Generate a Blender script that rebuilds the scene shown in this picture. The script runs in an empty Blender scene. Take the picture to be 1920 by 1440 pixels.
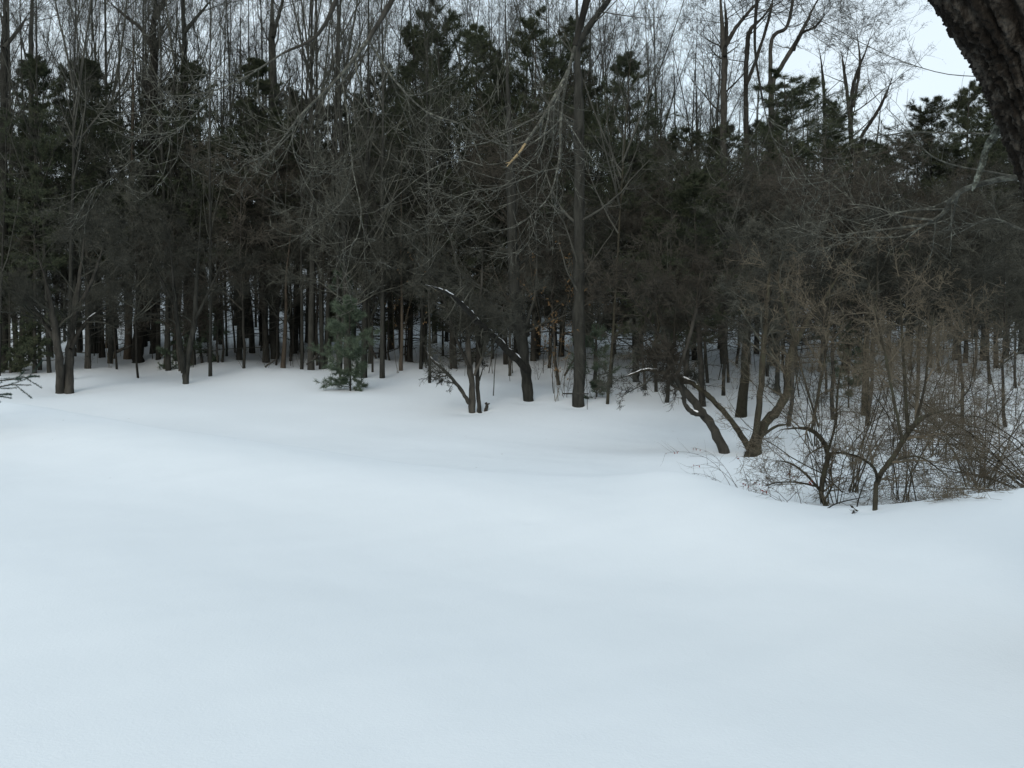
import bpy, math
import numpy as np
from mathutils import Vector

# ------------------------------------------------------------------ camera, light, exposure
sc = bpy.context.scene
COL = sc.collection
F = 1850.0                    # focal length in pixels of a 1920 x 1440 frame
CAMH = 1.6
PITCH = math.atan(80.0 / F)   # looking down a little
cam_d = bpy.data.cameras.new('camera')
cam_d.sensor_fit = 'HORIZONTAL'
cam_d.sensor_width = 36.0
cam_d.lens = 36.0 * F / 1920.0
cam_d.clip_start = 0.05
cam_d.clip_end = 3000
cam = bpy.data.objects.new('camera', cam_d)
COL.objects.link(cam)
cam.location = (0, 0, CAMH)
cam.rotation_euler = (math.pi / 2 - PITCH, 0, 0)
sc.camera = cam

SUN_EL, SUN_AZ = math.radians(24), math.radians(196)
world = bpy.data.worlds.new('World')
sc.world = world
world.use_nodes = True
wn, wl = world.node_tree.nodes, world.node_tree.links
wn.clear()
w_out = wn.new('ShaderNodeOutputWorld')
w_sky = wn.new('ShaderNodeTexSky')
w_sky.sky_type = 'NISHITA'
w_sky.sun_disc = False
w_sky.sun_elevation = SUN_EL
w_sky.sun_rotation = SUN_AZ
w_sky.dust_density = 4.0
w_bg = wn.new('ShaderNodeBackground')
w_bg.inputs[1].default_value = 0.05
wl.new(w_sky.outputs[0], w_bg.inputs[0])
# even overcast cloud deck over the clear sky
w_tc = wn.new('ShaderNodeTexCoord')
w_no = wn.new('ShaderNodeTexNoise')
w_no.inputs['Scale'].default_value = 2.2
w_no.inputs['Detail'].default_value = 5
wl.new(w_tc.outputs['Generated'], w_no.inputs['Vector'])
w_rmp = wn.new('ShaderNodeValToRGB')
w_rmp.color_ramp.elements[0].position = 0.3
w_rmp.color_ramp.elements[0].color = (0.80, 0.93, 0.99, 1)
w_rmp.color_ramp.elements[1].position = 0.7
w_rmp.color_ramp.elements[1].color = (0.92, 1.0, 1.03, 1)
wl.new(w_no.outputs['Fac'], w_rmp.inputs[0])
w_bg2 = wn.new('ShaderNodeBackground')
w_bg2.inputs[1].default_value = 0.82
wl.new(w_rmp.outputs[0], w_bg2.inputs[0])
w_add = wn.new('ShaderNodeAddShader')
wl.new(w_bg.outputs[0], w_add.inputs[0])
wl.new(w_bg2.outputs[0], w_add.inputs[1])
wl.new(w_add.outputs[0], w_out.inputs[0])

sun_d = bpy.data.lights.new('sun', 'SUN')
sun_d.energy = 0.95
sun_d.angle = math.radians(25)
sun_d.color = (1.0, 0.985, 0.96)
sun = bpy.data.objects.new('sun', sun_d)
COL.objects.link(sun)
_sd = Vector((math.cos(SUN_EL) * math.sin(SUN_AZ), math.cos(SUN_EL) * math.cos(SUN_AZ), math.sin(SUN_EL)))
sun.rotation_euler = _sd.to_track_quat('Z', 'Y').to_euler()

sc.view_settings.view_transform = 'Standard'
sc.view_settings.look = 'None'
sc.view_settings.exposure = 0.0
sc.view_settings.gamma = 1.0
sc.view_settings.use_curve_mapping = False
sc.render.engine = 'CYCLES'
sc.cycles.max_bounces = 5
sc.cycles.diffuse_bounces = 3

# ------------------------------------------------------------------ terrain height
PY = np.array([-60, 0, 11, 15, 19, 22.5, 27, 32, 40, 50, 65, 80, 110, 160, 900.0])
PZ = np.array([0, 0, 0.0, -0.26, -0.46, -0.42, 0.02, 0.38, 0.95, 2.1, 4.4, 7.0, 10.0, 11.0, 11.0])
_ty = np.linspace(-60, 900, 9601)
_tz = np.interp(_ty, PY, PZ)
_ker = np.hanning(61); _ker /= _ker.sum()
_tz = np.convolve(np.pad(_tz, 30, mode='edge'), _ker, 'valid')
CX = np.array([-30, -10.4, -5.7, -2.63, -0.38, 1.13, 1.83, 2.49, 3.04, 3.67, 4.46, 6, 30.0])
CY = np.array([24, 20, 16, 13.5, 11.6, 11.0, 10.6, 9.5, 8.9, 8.6, 8.6, 9, 12.0])
CZ = np.array([0.40, 0.39, 0.20, 0.10, 0.08, 0.05, 0.23, 0.12, 0.07, 0.18, 0.31, 0.36, 0.3])
_tx = np.linspace(-30, 30, 3001)
_k2 = np.hanning(41); _k2 /= _k2.sum()
_cy = np.convolve(np.pad(np.interp(_tx, CX, CY), 20, mode='edge'), _k2, 'valid')
_cz = np.convolve(np.pad(np.interp(_tx, CX, CZ), 20, mode='edge'), _k2, 'valid')

WELLS = []
def ground_z(x, y):
    x = np.asarray(x, float); y = np.asarray(y, float)
    z = np.interp(y, _ty, _tz)
    yc = np.interp(x, _tx, _cy); zc = np.interp(x, _tx, _cz)
    dy = y - yc
    z = z + (zc - np.interp(yc, _ty, _tz)) * np.where(dy < 0, np.exp(-(dy / 4.2) ** 2), np.exp(-(dy / 1.15) ** 2))
    z = z - (0.06 + 0.22 * np.clip((x - 1.2) / 2, 0, 1)) * np.exp(-((dy - 3.4) / 2.3) ** 2) * np.clip((x + 7) / 6, 0.15, 1)
    z = z + 0.022 * np.sin(x * 0.9 + 1.3 * np.sin(y * 0.31)) * np.sin(y * 0.53 + 0.7)
    z = z + 0.010 * np.sin(x * 2.1 + y * 0.8 + 1.1) * np.sin(y * 1.3 - x * 0.5)
    z = z - 0.15 * np.exp(-((dy + 4.0) / 2.1) ** 2) * np.clip((7.0 - np.abs(x + 3)) / 4, 0, 1)
    near = np.clip((26 - y) / 8, 0, 1)
    z = z + near * (0.004 * np.sin(x * 4.3 + 1.7 * np.sin(y * 1.9)) * np.sin(y * 3.7 + 0.8 * np.sin(x * 2.2)) + 0.002 * np.sin(x * 8.9 - y * 3.1) * np.sin(y * 7.7 + x * 1.3))
    for wx, wy, wr, wd in WELLS:   # little hollows melted round the feet
        z = z - wd * np.exp(-(((x - wx) ** 2 + (y - wy) ** 2) / wr ** 2))
    fr = np.clip((y - 24) / 14, 0, 1)
    z = z + fr * (0.16 * np.sin(x * 0.42 + 0.9) * np.sin(y * 0.33) + 0.08 * np.sin(x * 1.1 + y * 0.7))
    return z

def ray(px, py):
    u = (px - 960) / F; v = -(py - 720) / F
    c, s = math.cos(PITCH), math.sin(PITCH)
    return np.array([u, c + v * s, v * c - s])

def P(px, py, d):
    r = ray(px, py)
    return np.array([0, 0, CAMH]) + r * (d / r[1])

def G(px, py):
    r = ray(px, py)
    r = r / r[1]
    ds = np.arange(3, 140, 0.04)
    zz = CAMH + r[2] * ds
    hit = np.nonzero(zz < ground_z(r[0] * ds, ds))[0]
    d = ds[hit[0]] if len(hit) else 60.0
    return np.array([r[0] * d, d, float(ground_z(r[0] * d, d))])

_w = []
for fx, fy, fr_, fd in [(122, 738, 0.6, 0.07), (348, 720, 0.4, 0.05), (884, 774, 0.42, 0.06), (911, 771, 0.2, 0.03), (992, 752, 0.45, 0.07), (1085, 761, 0.5, 0.08),
                        (1139, 758, 0.25, 0.04), (1390, 781, 0.45, 0.06), (1358, 849, 0.4, 0.08), (1412, 853, 0.45, 0.09), (1641, 957, 0.16, 0.04), (1547, 948, 0.18, 0.04),
                        (656, 733, 0.3, 0.05), (992, 980, 0.07, 0.02), (531, 690, 0.4, 0.05), (258, 679, 0.6, 0.07), (975, 1310, 0.012, 0.006)]:
    q_ = G(fx, fy); _w.append((q_[0], q_[1] + 0.05, fr_, fd))
WELLS.extend(_w)

# ------------------------------------------------------------------ materials
def material(name, cols, scale=8.0, rough=0.95, vary=0.25, bump=0.0, bscale=30.0, stretch=(1, 1, 1), spec=0.1):
    m = bpy.data.materials.new(name)
    m.use_nodes = True
    n, l = m.node_tree.nodes, m.node_tree.links
    b = n['Principled BSDF']
    b.inputs['Roughness'].default_value = rough
    b.inputs['Specular IOR Level'].default_value = spec
    tc = n.new('ShaderNodeTexCoord')
    mp = n.new('ShaderNodeMapping')
    mp.inputs['Scale'].default_value = stretch
    l.new(tc.outputs['Object'], mp.inputs[0])
    no = n.new('ShaderNodeTexNoise')
    no.inputs['Scale'].default_value = scale
    no.inputs['Detail'].default_value = 4
    no.inputs['Roughness'].default_value = 0.65
    l.new(mp.outputs[0], no.inputs['Vector'])
    rp = n.new('ShaderNodeValToRGB')
    els = rp.color_ramp.elements
    for i, c in enumerate(cols):
        pos = 0.3 + 0.4 * i / max(1, len(cols) - 1)
        if i < 2:
            e = els[i]; e.position = pos
        else:
            e = els.new(pos)
        e.color = (*c, 1)
    l.new(no.outputs['Fac'], rp.inputs[0])
    if vary > 0:
        oi = n.new('ShaderNodeObjectInfo')
        mr = n.new('ShaderNodeMapRange')
        mr.inputs['To Min'].default_value = 1 - vary
        mr.inputs['To Max'].default_value = 1 + vary
        l.new(oi.outputs['Random'], mr.inputs['Value'])
        mx = n.new('ShaderNodeVectorMath'); mx.operation = 'SCALE'
        l.new(rp.outputs[0], mx.inputs[0]); l.new(mr.outputs[0], mx.inputs['Scale'])
        l.new(mx.outputs[0], b.inputs['Base Color'])
    else:
        l.new(rp.outputs[0], b.inputs['Base Color'])
    if bump > 0:
        n2 = n.new('ShaderNodeTexNoise')
        n2.inputs['Scale'].default_value = bscale
        n2.inputs['Detail'].default_value = 6
        l.new(mp.outputs[0], n2.inputs['Vector'])
        bp = n.new('ShaderNodeBump')
        bp.inputs['Strength'].default_value = bump
        bp.inputs['Distance'].default_value = 0.02
        l.new(n2.outputs['Fac'], bp.inputs['Height'])
        l.new(bp.outputs[0], b.inputs['Normal'])
    return m

M = {}
M['grey'] = material('grey_bark', [(0.014, 0.0145, 0.013), (0.043, 0.044, 0.039)], 9, bump=0.7, bscale=22, stretch=(1, 1, 0.25))
M['dark'] = material('dark_bark', [(0.015, 0.015, 0.0135), (0.050, 0.048, 0.042)], 9, vary=0.4, bump=0.9, bscale=18, stretch=(1, 1, 0.25))
M['tan'] = material('tan_bark', [(0.045, 0.038, 0.030), (0.092, 0.077, 0.060)], 9, bump=0.6, bscale=22, stretch=(1, 1, 0.25))
M['olive'] = material('mossy_bark', [(0.013, 0.012, 0.0095), (0.036, 0.033, 0.025), (0.038, 0.041, 0.027)], 12, bump=0.9, bscale=25, stretch=(1, 1, 0.4))
M['lichen'] = material('lichen_bark', [(0.030, 0.030, 0.026), (0.068, 0.070, 0.061), (0.165, 0.175, 0.15)], 26, vary=0.1, bump=0.6, bscale=60)
M['lichen_pale'] = material('pale_lichen_bark', [(0.016, 0.016, 0.014), (0.085, 0.094, 0.08), (0.30, 0.335, 0.29)], 40, vary=0.0, bump=0.9, bscale=50)
M['twig'] = material('brown_twigs', [(0.018, 0.0195, 0.0165), (0.076, 0.078, 0.066)], 2.2, vary=0.4)
M['twig_red'] = material('reddish_twigs', [(0.022, 0.020, 0.0165), (0.082, 0.076, 0.063)], 2.2, vary=0.4)
M['twig_grey'] = material('grey_twigs', [(0.028, 0.029, 0.026), (0.065, 0.066, 0.057)], 1.3, vary=0.3)
M['twig_tan'] = material('tan_twigs', [(0.055, 0.048, 0.036), (0.150, 0.131, 0.098)], 2.0, vary=0.2)
M['needle'] = material('dark_needles', [(0.020, 0.027, 0.017), (0.043, 0.053, 0.034), (0.066, 0.073, 0.046)], 1.6, vary=0.3)
M['needle_green'] = material('green_needles', [(0.044, 0.064, 0.045), (0.100, 0.132, 0.094)], 3.0, vary=0.15)  # the young white pines' own paler green
M['spruce'] = material('spruce_needles', [(0.022, 0.04, 0.034), (0.05, 0.075, 0.062)], 4.0, vary=0.1)
M['leaf_dry'] = material('dry_leaves', [(0.09, 0.055, 0.028), (0.20, 0.135, 0.07)], 5.0, vary=0.2)
M['leaf_red'] = material('red_leaves', [(0.10, 0.018, 0.016), (0.20, 0.04, 0.03)], 9.0, vary=0.2)
M['wood_raw'] = material('split_wood', [(0.20, 0.15, 0.085), (0.33, 0.265, 0.16)], 30.0, vary=0.0)
M['snow_cap'] = material('caught_snow', [(0.82, 0.84, 0.86), (0.9, 0.91, 0.92)], 6.0, vary=0.0, bump=0.3)

def snow_material():
    m = bpy.data.materials.new('snow')
    m.use_nodes = True
    n, l = m.node_tree.nodes, m.node_tree.links
    b = n['Principled BSDF']
    b.inputs['Roughness'].default_value = 0.75
    b.inputs['Specular IOR Level'].default_value = 0.25
    tc = n.new('ShaderNodeTexCoord')
    no = n.new('ShaderNodeTexNoise'); no.inputs['Scale'].default_value = 0.35; no.inputs['Detail'].default_value = 6
    l.new(tc.outputs['Object'], no.inputs['Vector'])
    rp = n.new('ShaderNodeValToRGB')
    rp.color_ramp.elements[0].position = 0.3; rp.color_ramp.elements[0].color = (0.645, 0.70, 0.74, 1)
    rp.color_ramp.elements[1].position = 0.7; rp.color_ramp.elements[1].color = (0.675, 0.73, 0.772, 1)
    l.new(no.outputs['Fac'], rp.inputs[0])
    l.new(rp.outputs[0], b.inputs['Base Color'])
    hs = []
    for sc_, am, st in ((1.1, 0.018, (1, 1, 1)), (9.0, 0.0045, (1, 0.6, 1)), (60.0, 0.003, (1, 1, 1)), (260.0, 0.0016, (1, 1, 1))):
        mp = n.new('ShaderNodeMapping'); mp.inputs['Scale'].default_value = st
        l.new(tc.outputs['Object'], mp.inputs[0])
        t = n.new('ShaderNodeTexNoise'); t.inputs['Scale'].default_value = sc_; t.inputs['Detail'].default_value = 3
        l.new(mp.outputs[0], t.inputs['Vector'])
        mu = n.new('ShaderNodeMath'); mu.operation = 'MULTIPLY'; mu.inputs[1].default_value = am
        l.new(t.outputs['Fac'], mu.inputs[0]); hs.append(mu)
    a = hs[0]
    for h in hs[1:]:
        s = n.new('ShaderNodeMath'); s.operation = 'ADD'
        l.new(a.outputs[0], s.inputs[0]); l.new(h.outputs[0], s.inputs[1]); a = s
    bp = n.new('ShaderNodeBump'); bp.inputs['Strength'].default_value = 0.6; bp.inputs['Distance'].default_value = 1.0
    l.new(a.outputs[0], bp.inputs['Height'])
    l.new(bp.outputs[0], b.inputs['Normal'])
    return m
M['snow'] = snow_material()

# ------------------------------------------------------------------ mesh helpers
def make_mesh(name, verts, quads=None, tris=None, mat=None, smooth=True):
    me = bpy.data.meshes.new(name)
    verts = np.asarray(verts, np.float32)
    me.vertices.add(len(verts))
    me.vertices.foreach_set('co', verts.ravel())
    q = np.zeros((0, 4), np.int32) if quads is None else np.asarray(quads, np.int32)
    t = np.zeros((0, 3), np.int32) if tris is None else np.asarray(tris, np.int32)
    idx = np.concatenate([q.ravel(), t.ravel()])
    me.loops.add(len(idx))
    me.loops.foreach_set('vertex_index', idx)
    starts = np.concatenate([np.arange(len(q)) * 4, len(q) * 4 + np.arange(len(t)) * 3]).astype(np.int32)
    me.polygons.add(len(starts))
    me.polygons.foreach_set('loop_start', starts)
    me.polygons.foreach_set('use_smooth', np.full(len(starts), smooth))
    if mat is not None:
        me.materials.append(mat)
    me.update(calc_edges=True)
    return me

def unit(a):
    return a / np.maximum(np.linalg.norm(a, axis=-1, keepdims=True), 1e-9)

class Geo:
    """collects tubes and little triangles into one mesh"""
    def __init__(s):
        s.v, s.q, s.t, s.n = [], [], [], 0
    def tubes(s, pts, rad, sides=3):
        N, K, _ = pts.shape
        tg = np.empty_like(pts)
        tg[:, 1:-1] = pts[:, 2:] - pts[:, :-2]
        tg[:, 0] = pts[:, 1] - pts[:, 0]; tg[:, -1] = pts[:, -1] - pts[:, -2]
        tg = unit(tg)
        md = unit(pts[:, -1] - pts[:, 0])
        ref = np.where((np.abs(md[:, 2]) > 0.75)[:, None], np.array([1.0, 0.13, 0]), np.array([0.05, 0.1, 1.0]))[:, None, :]
        u = unit(np.cross(tg, np.broadcast_to(ref, tg.shape)))
        w = np.cross(u, tg)
        an = np.arange(sides) * 2 * math.pi / sides
        vv = pts[:, :, None, :] + rad[:, :, None, None] * (np.cos(an)[None, None, :, None] * u[:, :, None, :] + np.sin(an)[None, None, :, None] * w[:, :, None, :])
        base = s.n + (np.arange(N)[:, None, None] * K + np.arange(K - 1)[None, :, None]) * sides
        j = np.arange(sides)[None, None, :]; j2 = (j + 1) % sides
        s.q.append(np.stack([base + j, base + j2, base + sides + j2, base + sides + j], -1).reshape(-1, 4))
        s.v.append(vv.reshape(-1, 3)); s.n += N * K * sides
        return s
    def needles(s, p, d, ln, wd, rng):
        side = unit(np.cross(d, rng.normal(size=d.shape))) * (wd / 2)
        n = len(p)
        s.v.append(np.stack([p - side, p + side, p + d * ln[:, None]], 1).reshape(-1, 3))
        s.t.append(s.n + np.arange(n * 3).reshape(n, 3)); s.n += n * 3
        return s
    def leaves(s, p, d, ln, wd, rng):
        side = unit(np.cross(d, rng.normal(size=d.shape))) * (wd / 2)
        up = unit(np.cross(d, side)) * (wd * 0.25)
        n = len(p)
        mid = p + d * (ln * 0.5)[:, None]
        s.v.append(np.stack([p, mid - side + up, p + d * ln[:, None], mid + side + up], 1).reshape(-1, 3))
        b = s.n + np.arange(n)[:, None] * 4
        s.t.append(np.concatenate([b + [0, 1, 2], b + [0, 2, 3]])); s.n += n * 4
        return s
    def raw(s, verts, quads):
        s.v.append(verts); s.q.append(np.asarray(quads) + s.n); s.n += len(verts); return s
    def mesh(s, name, mat, origin=(0, 0, 0), smooth=True):
        v = np.concatenate(s.v) - np.asarray(origin)
        return make_mesh(name, v, np.concatenate(s.q) if s.q else None, np.concatenate(s.t) if s.t else None, mat, smooth)

def grow(rng, pts, rad, per, t0=0.2, t1=1.0, ang=50, angsd=12, ratio=0.5, lensd=0.3, fall=0.5, k=5, wig=0.15,
         grav=0.0, rr=0.55, tip=0.3, rmin=0.003, lmin=0.05, by_len=False, length=None, flat=0.0, rmax=9.0, z0=None, zr=1.5):
    """a whole generation of side branches at once"""
    N, K, _ = pts.shape
    plen = np.linalg.norm(np.diff(pts, axis=1), axis=2).sum(1)
    cnt = rng.poisson(per * plen) if by_len else np.maximum(0, np.round(per + rng.uniform(-0.35, 0.35, N) * per)).astype(int)
    pi = np.repeat(np.arange(N), cnt)
    m = len(pi)
    if m == 0:
        pi = np.array([0]); m = 1
    t = rng.uniform(t0, t1, m)
    if z0 is not None:            # no boughs left near the ground
        f = np.minimum(t * (K - 1), K - 1.001)
        ok = (pts[pi, f.astype(int), 2] - z0) / zr > rng.uniform(0.2, 0.6, m)
        pi, t = pi[ok], t[ok]; m = len(pi)
    f = np.minimum(t * (K - 1), K - 1.001)
    i = f.astype(int); a = (f - i)[:, None]
    st = pts[pi, i] * (1 - a) + pts[pi, i + 1] * a
    tg = unit(pts[pi, i + 1] - pts[pi, i])
    r0 = (rad[pi, i] * (1 - a[:, 0]) + rad[pi, i + 1] * a[:, 0])
    r0 = np.clip(r0 * rr * rng.uniform(0.7, 1.1, m), rmin, rmax)
    ref = np.where((np.abs(tg[:, 2]) > 0.9)[:, None], np.array([1.0, 0, 0]), np.array([0, 0, 1.0]))
    u = unit(np.cross(tg, ref)); v = np.cross(tg, u)
    ph = rng.uniform(0, 2 * math.pi, m)
    if flat > 0:
        ph = np.where(rng.random(m) < flat, np.where(rng.random(m) < 0.5, 0, math.pi) + rng.normal(0, 0.35, m), ph)
    an = np.radians(np.clip(rng.normal(ang, angsd, m), 8, 130))
    d = np.cos(an)[:, None] * tg + np.sin(an)[:, None] * (np.cos(ph)[:, None] * u + np.sin(ph)[:, None] * v)
    L = (plen[pi] * ratio if length is None else np.full(m, float(length))) * (1 - fall * t) * np.clip(rng.normal(1, lensd, m), 0.35, 1.9)
    if z0 is not None:
        L = L * np.clip((st[:, 2] - z0) / zr, 0.35, 1)
    L = np.maximum(L, lmin)
    out = np.empty((m, k, 3)); out[:, 0] = st
    for j in range(1, k):
        d = unit(d + rng.normal(0, wig, (m, 3)) + np.array([0, 0, grav]))
        out[:, j] = out[:, j - 1] + d * (L / (k - 1))[:, None]
    ro = r0[:, None] * np.linspace(1, tip, k)[None, :]
    return out, ro

def spline(ctrl, rad, k):
    """smooth polyline through control points"""
    c = np.asarray(ctrl, float); r = np.asarray(rad, float)
    n = len(c)
    cc = np.vstack([2 * c[0] - c[1], c, 2 * c[-1] - c[-2]])
    out, ro = [], []
    for s in np.linspace(0, n - 1 - 1e-6, k):
        i = int(s); t = s - i
        p0, p1, p2, p3 = cc[i], cc[i + 1], cc[i + 2], cc[i + 3]
        out.append(0.5 * ((2 * p1) + (p2 - p0) * t + (2 * p0 - 5 * p1 + 4 * p2 - p3) * t * t + (3 * p1 - p0 - 3 * p2 + p3) * t ** 3))
        ro.append(r[i] * (1 - t) + r[min(i + 1, n - 1)] * t)
    return np.array(out), np.array(ro)

# ------------------------------------------------------------------ object helpers
def tag(o, label=None, cat=None, group=None, kind=None):
    if label: o['label'] = label
    if cat: o['category'] = cat
    if group: o['group'] = group
    if kind: o['kind'] = kind
    return o

def thing(name, label, cat, loc, group=None):
    o = bpy.data.objects.new(name, None)
    COL.objects.link(o)
    o.location = loc
    o.empty_display_size = 0.2
    return tag(o, label, cat, group)

def part(name, mesh, parent, scale=None):
    o = bpy.data.objects.new(name, mesh)
    COL.objects.link(o)
    o.parent = parent
    if scale: o.scale = scale
    return o

# ------------------------------------------------------------------ the ground
def build_ground():
    xs = np.concatenate([np.linspace(-700, -60, 24)[:-1], np.linspace(-60, -16, 60)[:-1], np.linspace(-16, 16, 330)[:-1],
                         np.linspace(16, 60, 60)[:-1], np.linspace(60, 700, 24)])
    ys = np.concatenate([np.linspace(-60, 0, 20)[:-1], np.linspace(0, 26, 300)[:-1], np.linspace(26, 90, 160)[:-1], np.linspace(90, 900, 50)])
    X, Y = np.meshgrid(xs, ys)
    Z = ground_z(X, Y)
    v = np.stack([X, Y, Z], -1).reshape(-1, 3)
    nx, ny = len(xs), len(ys)
    i = np.arange(ny - 1)[:, None] * nx + np.arange(nx - 1)[None, :]
    q = np.stack([i, i + 1, i + nx + 1, i + nx], -1).reshape(-1, 4)
    o = bpy.data.objects.new('ground', make_mesh('ground', v, q, None, M['snow']))
    COL.objects.link(o)
    o['kind'] = 'structure'
build_ground()

# ------------------------------------------------------------------ prototype trees (trunk mesh, crown mesh), built at the origin
def up_line(rng, h, r0, r1, k=16, wig=0.012, lean=0.0):
    z = np.linspace(0, 1, k)
    p = np.zeros((k, 3)); p[:, 2] = z * (h + 0.5) - 0.5
    w = np.cumsum(rng.normal(0, wig * h / k * 2.2, (k, 2)), 0)
    p[:, :2] = w - w[1] + lean * h * (z[:, None] ** 1.5) * np.array([1, 0.2])
    r = r0 * (1 - z) + r1 * z
    r[0] *= 1.25; r[1] *= 1.05
    return p[None], r[None]

def proto_bare(seed, h, r0, first=0.35, nb=18, dens=1.0, twig='twig_grey', bark='grey', fork=False):
    rng = np.random.default_rng(seed)
    T, R = up_line(rng, h, r0, 0.012)
    g = Geo().tubes(T, R, 9)
    c = Geo()
    b1, r1 = grow(rng, T, R, nb, first, 0.97, 38, 9, 0.27, 0.3, 0.45, 7, 0.11, 0.10, 0.5, 0.15, 0.006)
    if fork:
        b0, q0 = grow(rng, T, R, 2, 0.4, 0.6, 20, 4, 0.5, 0.1, 0.1, 9, 0.06, 0.06, 0.75, 0.15, 0.01)
        c.tubes(b0, q0, 5)
        e1, f1 = grow(rng, b0, q0, 9, 0.2, 1, 38, 9, 0.35, 0.3, 0.4, 7, 0.11, 0.08, 0.5, 0.15, 0.006)
        b1, r1 = np.concatenate([b1, e1]), np.concatenate([r1, f1])
    b2, r2 = grow(rng, b1, r1, 6 * dens, 0.2, 1, 40, 10, 0.42, 0.3, 0.45, 5, 0.14, 0.06, 0.55, 0.25, 0.005)
    b3, r3 = grow(rng, b2, r2, 5 * dens, 0.15, 1, 42, 12, 0.5, 0.3, 0.4, 4, 0.16, 0.05, 0.6, 0.35, 0.0042)
    b4, r4 = grow(rng, b3, r3, 4 * dens, 0.15, 1, 45, 12, 0.55, 0.3, 0.4, 3, 0.15, 0.04, 0.7, 0.5, 0.0036)
    c.tubes(b1, r1, 5).tubes(b2, r2, 4).tubes(b3, r3, 3).tubes(b4, r4, 3)
    return g.mesh('trunk', M[bark]), c.mesh('crown', M[twig])

def proto_understory(seed, h, r0, dens=1.0, twig='twig'):
    rng = np.random.default_rng(seed)
    T, R = up_line(rng, h, r0, 0.01, 14, 0.05)
    g = Geo().tubes(T, R, 8)
    c = Geo()
    b1, r1 = grow(rng, T, R, 18, 0.29, 0.97, 55, 12, 0.42, 0.25, 0.4, 7, 0.16, 0.03, 0.5, 0.2, 0.008)
    b2, r2 = grow(rng, b1, r1, 7 * dens, 0.15, 1, 45, 14, 0.5, 0.3, 0.4, 5, 0.2, 0.02, 0.55, 0.3, 0.006)
    b3, r3 = grow(rng, b2, r2, 7 * dens, 0.1, 1, 45, 16, 0.55, 0.3, 0.4, 4, 0.22, 0.02, 0.6, 0.4, 0.0048)
    b4, r4 = grow(rng, b3, r3, 7 * dens, 0.1, 1, 48, 16, 0.6, 0.3, 0.35, 3, 0.22, 0.0, 0.7, 0.5, 0.0042)
    c.tubes(b1, r1, 5).tubes(b2, r2, 4).tubes(b3, r3, 3).tubes(b4, r4, 3)
    return g.mesh('trunk', M['dark']), c.mesh('crown', M[twig])

def proto_pine(seed, h, r0, first=0.2, nb=70, lmax=2.6, dead=True, needle='needle', nl=0.17, nw=0.013, per=9, dens=1.0, droop=-0.02, top=0.75):
    rng = np.random.default_rng(seed)
    T, R = up_line(rng, h, r0, 0.015, 16, 0.008)
    g = Geo().tubes(T, R, 9)
    c = Geo()
    w = Geo()
    b1, r1 = grow(rng, T, R, nb, first, 0.99, 76, 9, 0.5, 0.22, 0.0, 6, 0.07, droop + 0.05, 0.28, 0.25, 0.008, length=lmax)
    # shorten towards the top so the crown tapers
    tt = np.clip((b1[:, 0, 2] / h - first) / (1 - first), 0, 1)
    shape = np.clip((1 - tt) ** top + 0.03, 0.03, 1.0) * np.clip(0.55 + tt * 2.2, 0, 1)
    b1 = b1[:, :1] + (b1 - b1[:, :1]) * shape[:, None, None]
    b1[:, :, 2] += (tt ** 1.5 * 0.42)[:, None] * np.linalg.norm(b1[:, :, :2] - b1[:, :1, :2], axis=2)
    b2, r2 = grow(rng, b1, r1, 13 * dens, 0.2, 1, 50, 14, 0.40, 0.3, 0.5, 4, 0.12, 0.05, 0.5, 0.4, 0.004, flat=0.6)
    w.tubes(b1, r1, 4).tubes(b2, r2, 3)
    if dead:
        d1, q1 = grow(rng, T, R, 22, 0.06, first + 0.1, 82, 9, 0.5, 0.35, 0, 5, 0.1, -0.03, 0.2, 0.3, 0.006, length=lmax * 0.5)
        d2, q2 = grow(rng, d1, q1, 5, 0.3, 1, 45, 12, 0.4, 0.3, 0.3, 3, 0.15, 0, 0.5, 0.4, 0.004)
        w.tubes(d1, q1, 3).tubes(d2, q2, 3)
    # needle tufts
    allb = b2
    n = len(allb)
    tf = int(7 * dens)
    pi = np.repeat(np.arange(n), tf * per)
    t = np.clip(np.repeat(rng.uniform(0.2, 1.0, n * tf), per) + rng.normal(0, 0.10, n * tf * per), 0.1, 1.0)
    f = np.minimum(t * 3, 2.999); i = f.astype(int); a = (f - i)[:, None]
    p = allb[pi, i] * (1 - a) + allb[pi, i + 1] * a
    tg = unit(allb[pi, i + 1] - allb[pi, i])
    d = unit(tg * 0.65 + rng.normal(0, 0.6, tg.shape) + np.array([0, 0, 0.12]))
    c.needles(p, d, nl * rng.uniform(0.6, 1.25, len(p)), nw, rng)
    return g.mesh('trunk', M['dark']), w.mesh('branches', M['twig_grey']), c.mesh('crown', M[needle], smooth=False)

BARE = [proto_bare(11, 16, 0.17, 0.30, 20), proto_bare(12, 18, 0.17, 0.42, 18, fork=True), proto_bare(13, 15, 0.13, 0.28, 22, twig='twig'),
        proto_bare(14, 17, 0.15, 0.38, 16, 1.1, fork=True, twig='twig'), proto_bare(15, 13, 0.10, 0.3, 20, 1.1)]
BARE_H = [16, 18, 15, 17, 13]; BARE_R = [0.17, 0.17, 0.13, 0.15, 0.10]
UNDER = [proto_understory(21, 6.5, 0.09, 1.0), proto_understory(22, 7.0, 0.10, 1.0, 'twig_red'), proto_understory(23, 5.5, 0.08, 1.05)]
UNDER_H = [6.5, 7.0, 5.5]
PINE = [proto_pine(31, 12, 0.17, 0.18, 125, 2.6), proto_pine(32, 12, 0.17, 0.28, 110, 2.3), proto_pine(33, 12, 0.16, 0.12, 140, 2.9, top=0.55),
        proto_pine(34, 15, 0.19, 0.34, 125, 2.8, top=0.8)]
PINE_H = [12, 12, 12, 15]; PINE_R = [0.17, 0.17, 0.16, 0.19]

rngs = np.random.default_rng(5)

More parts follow.
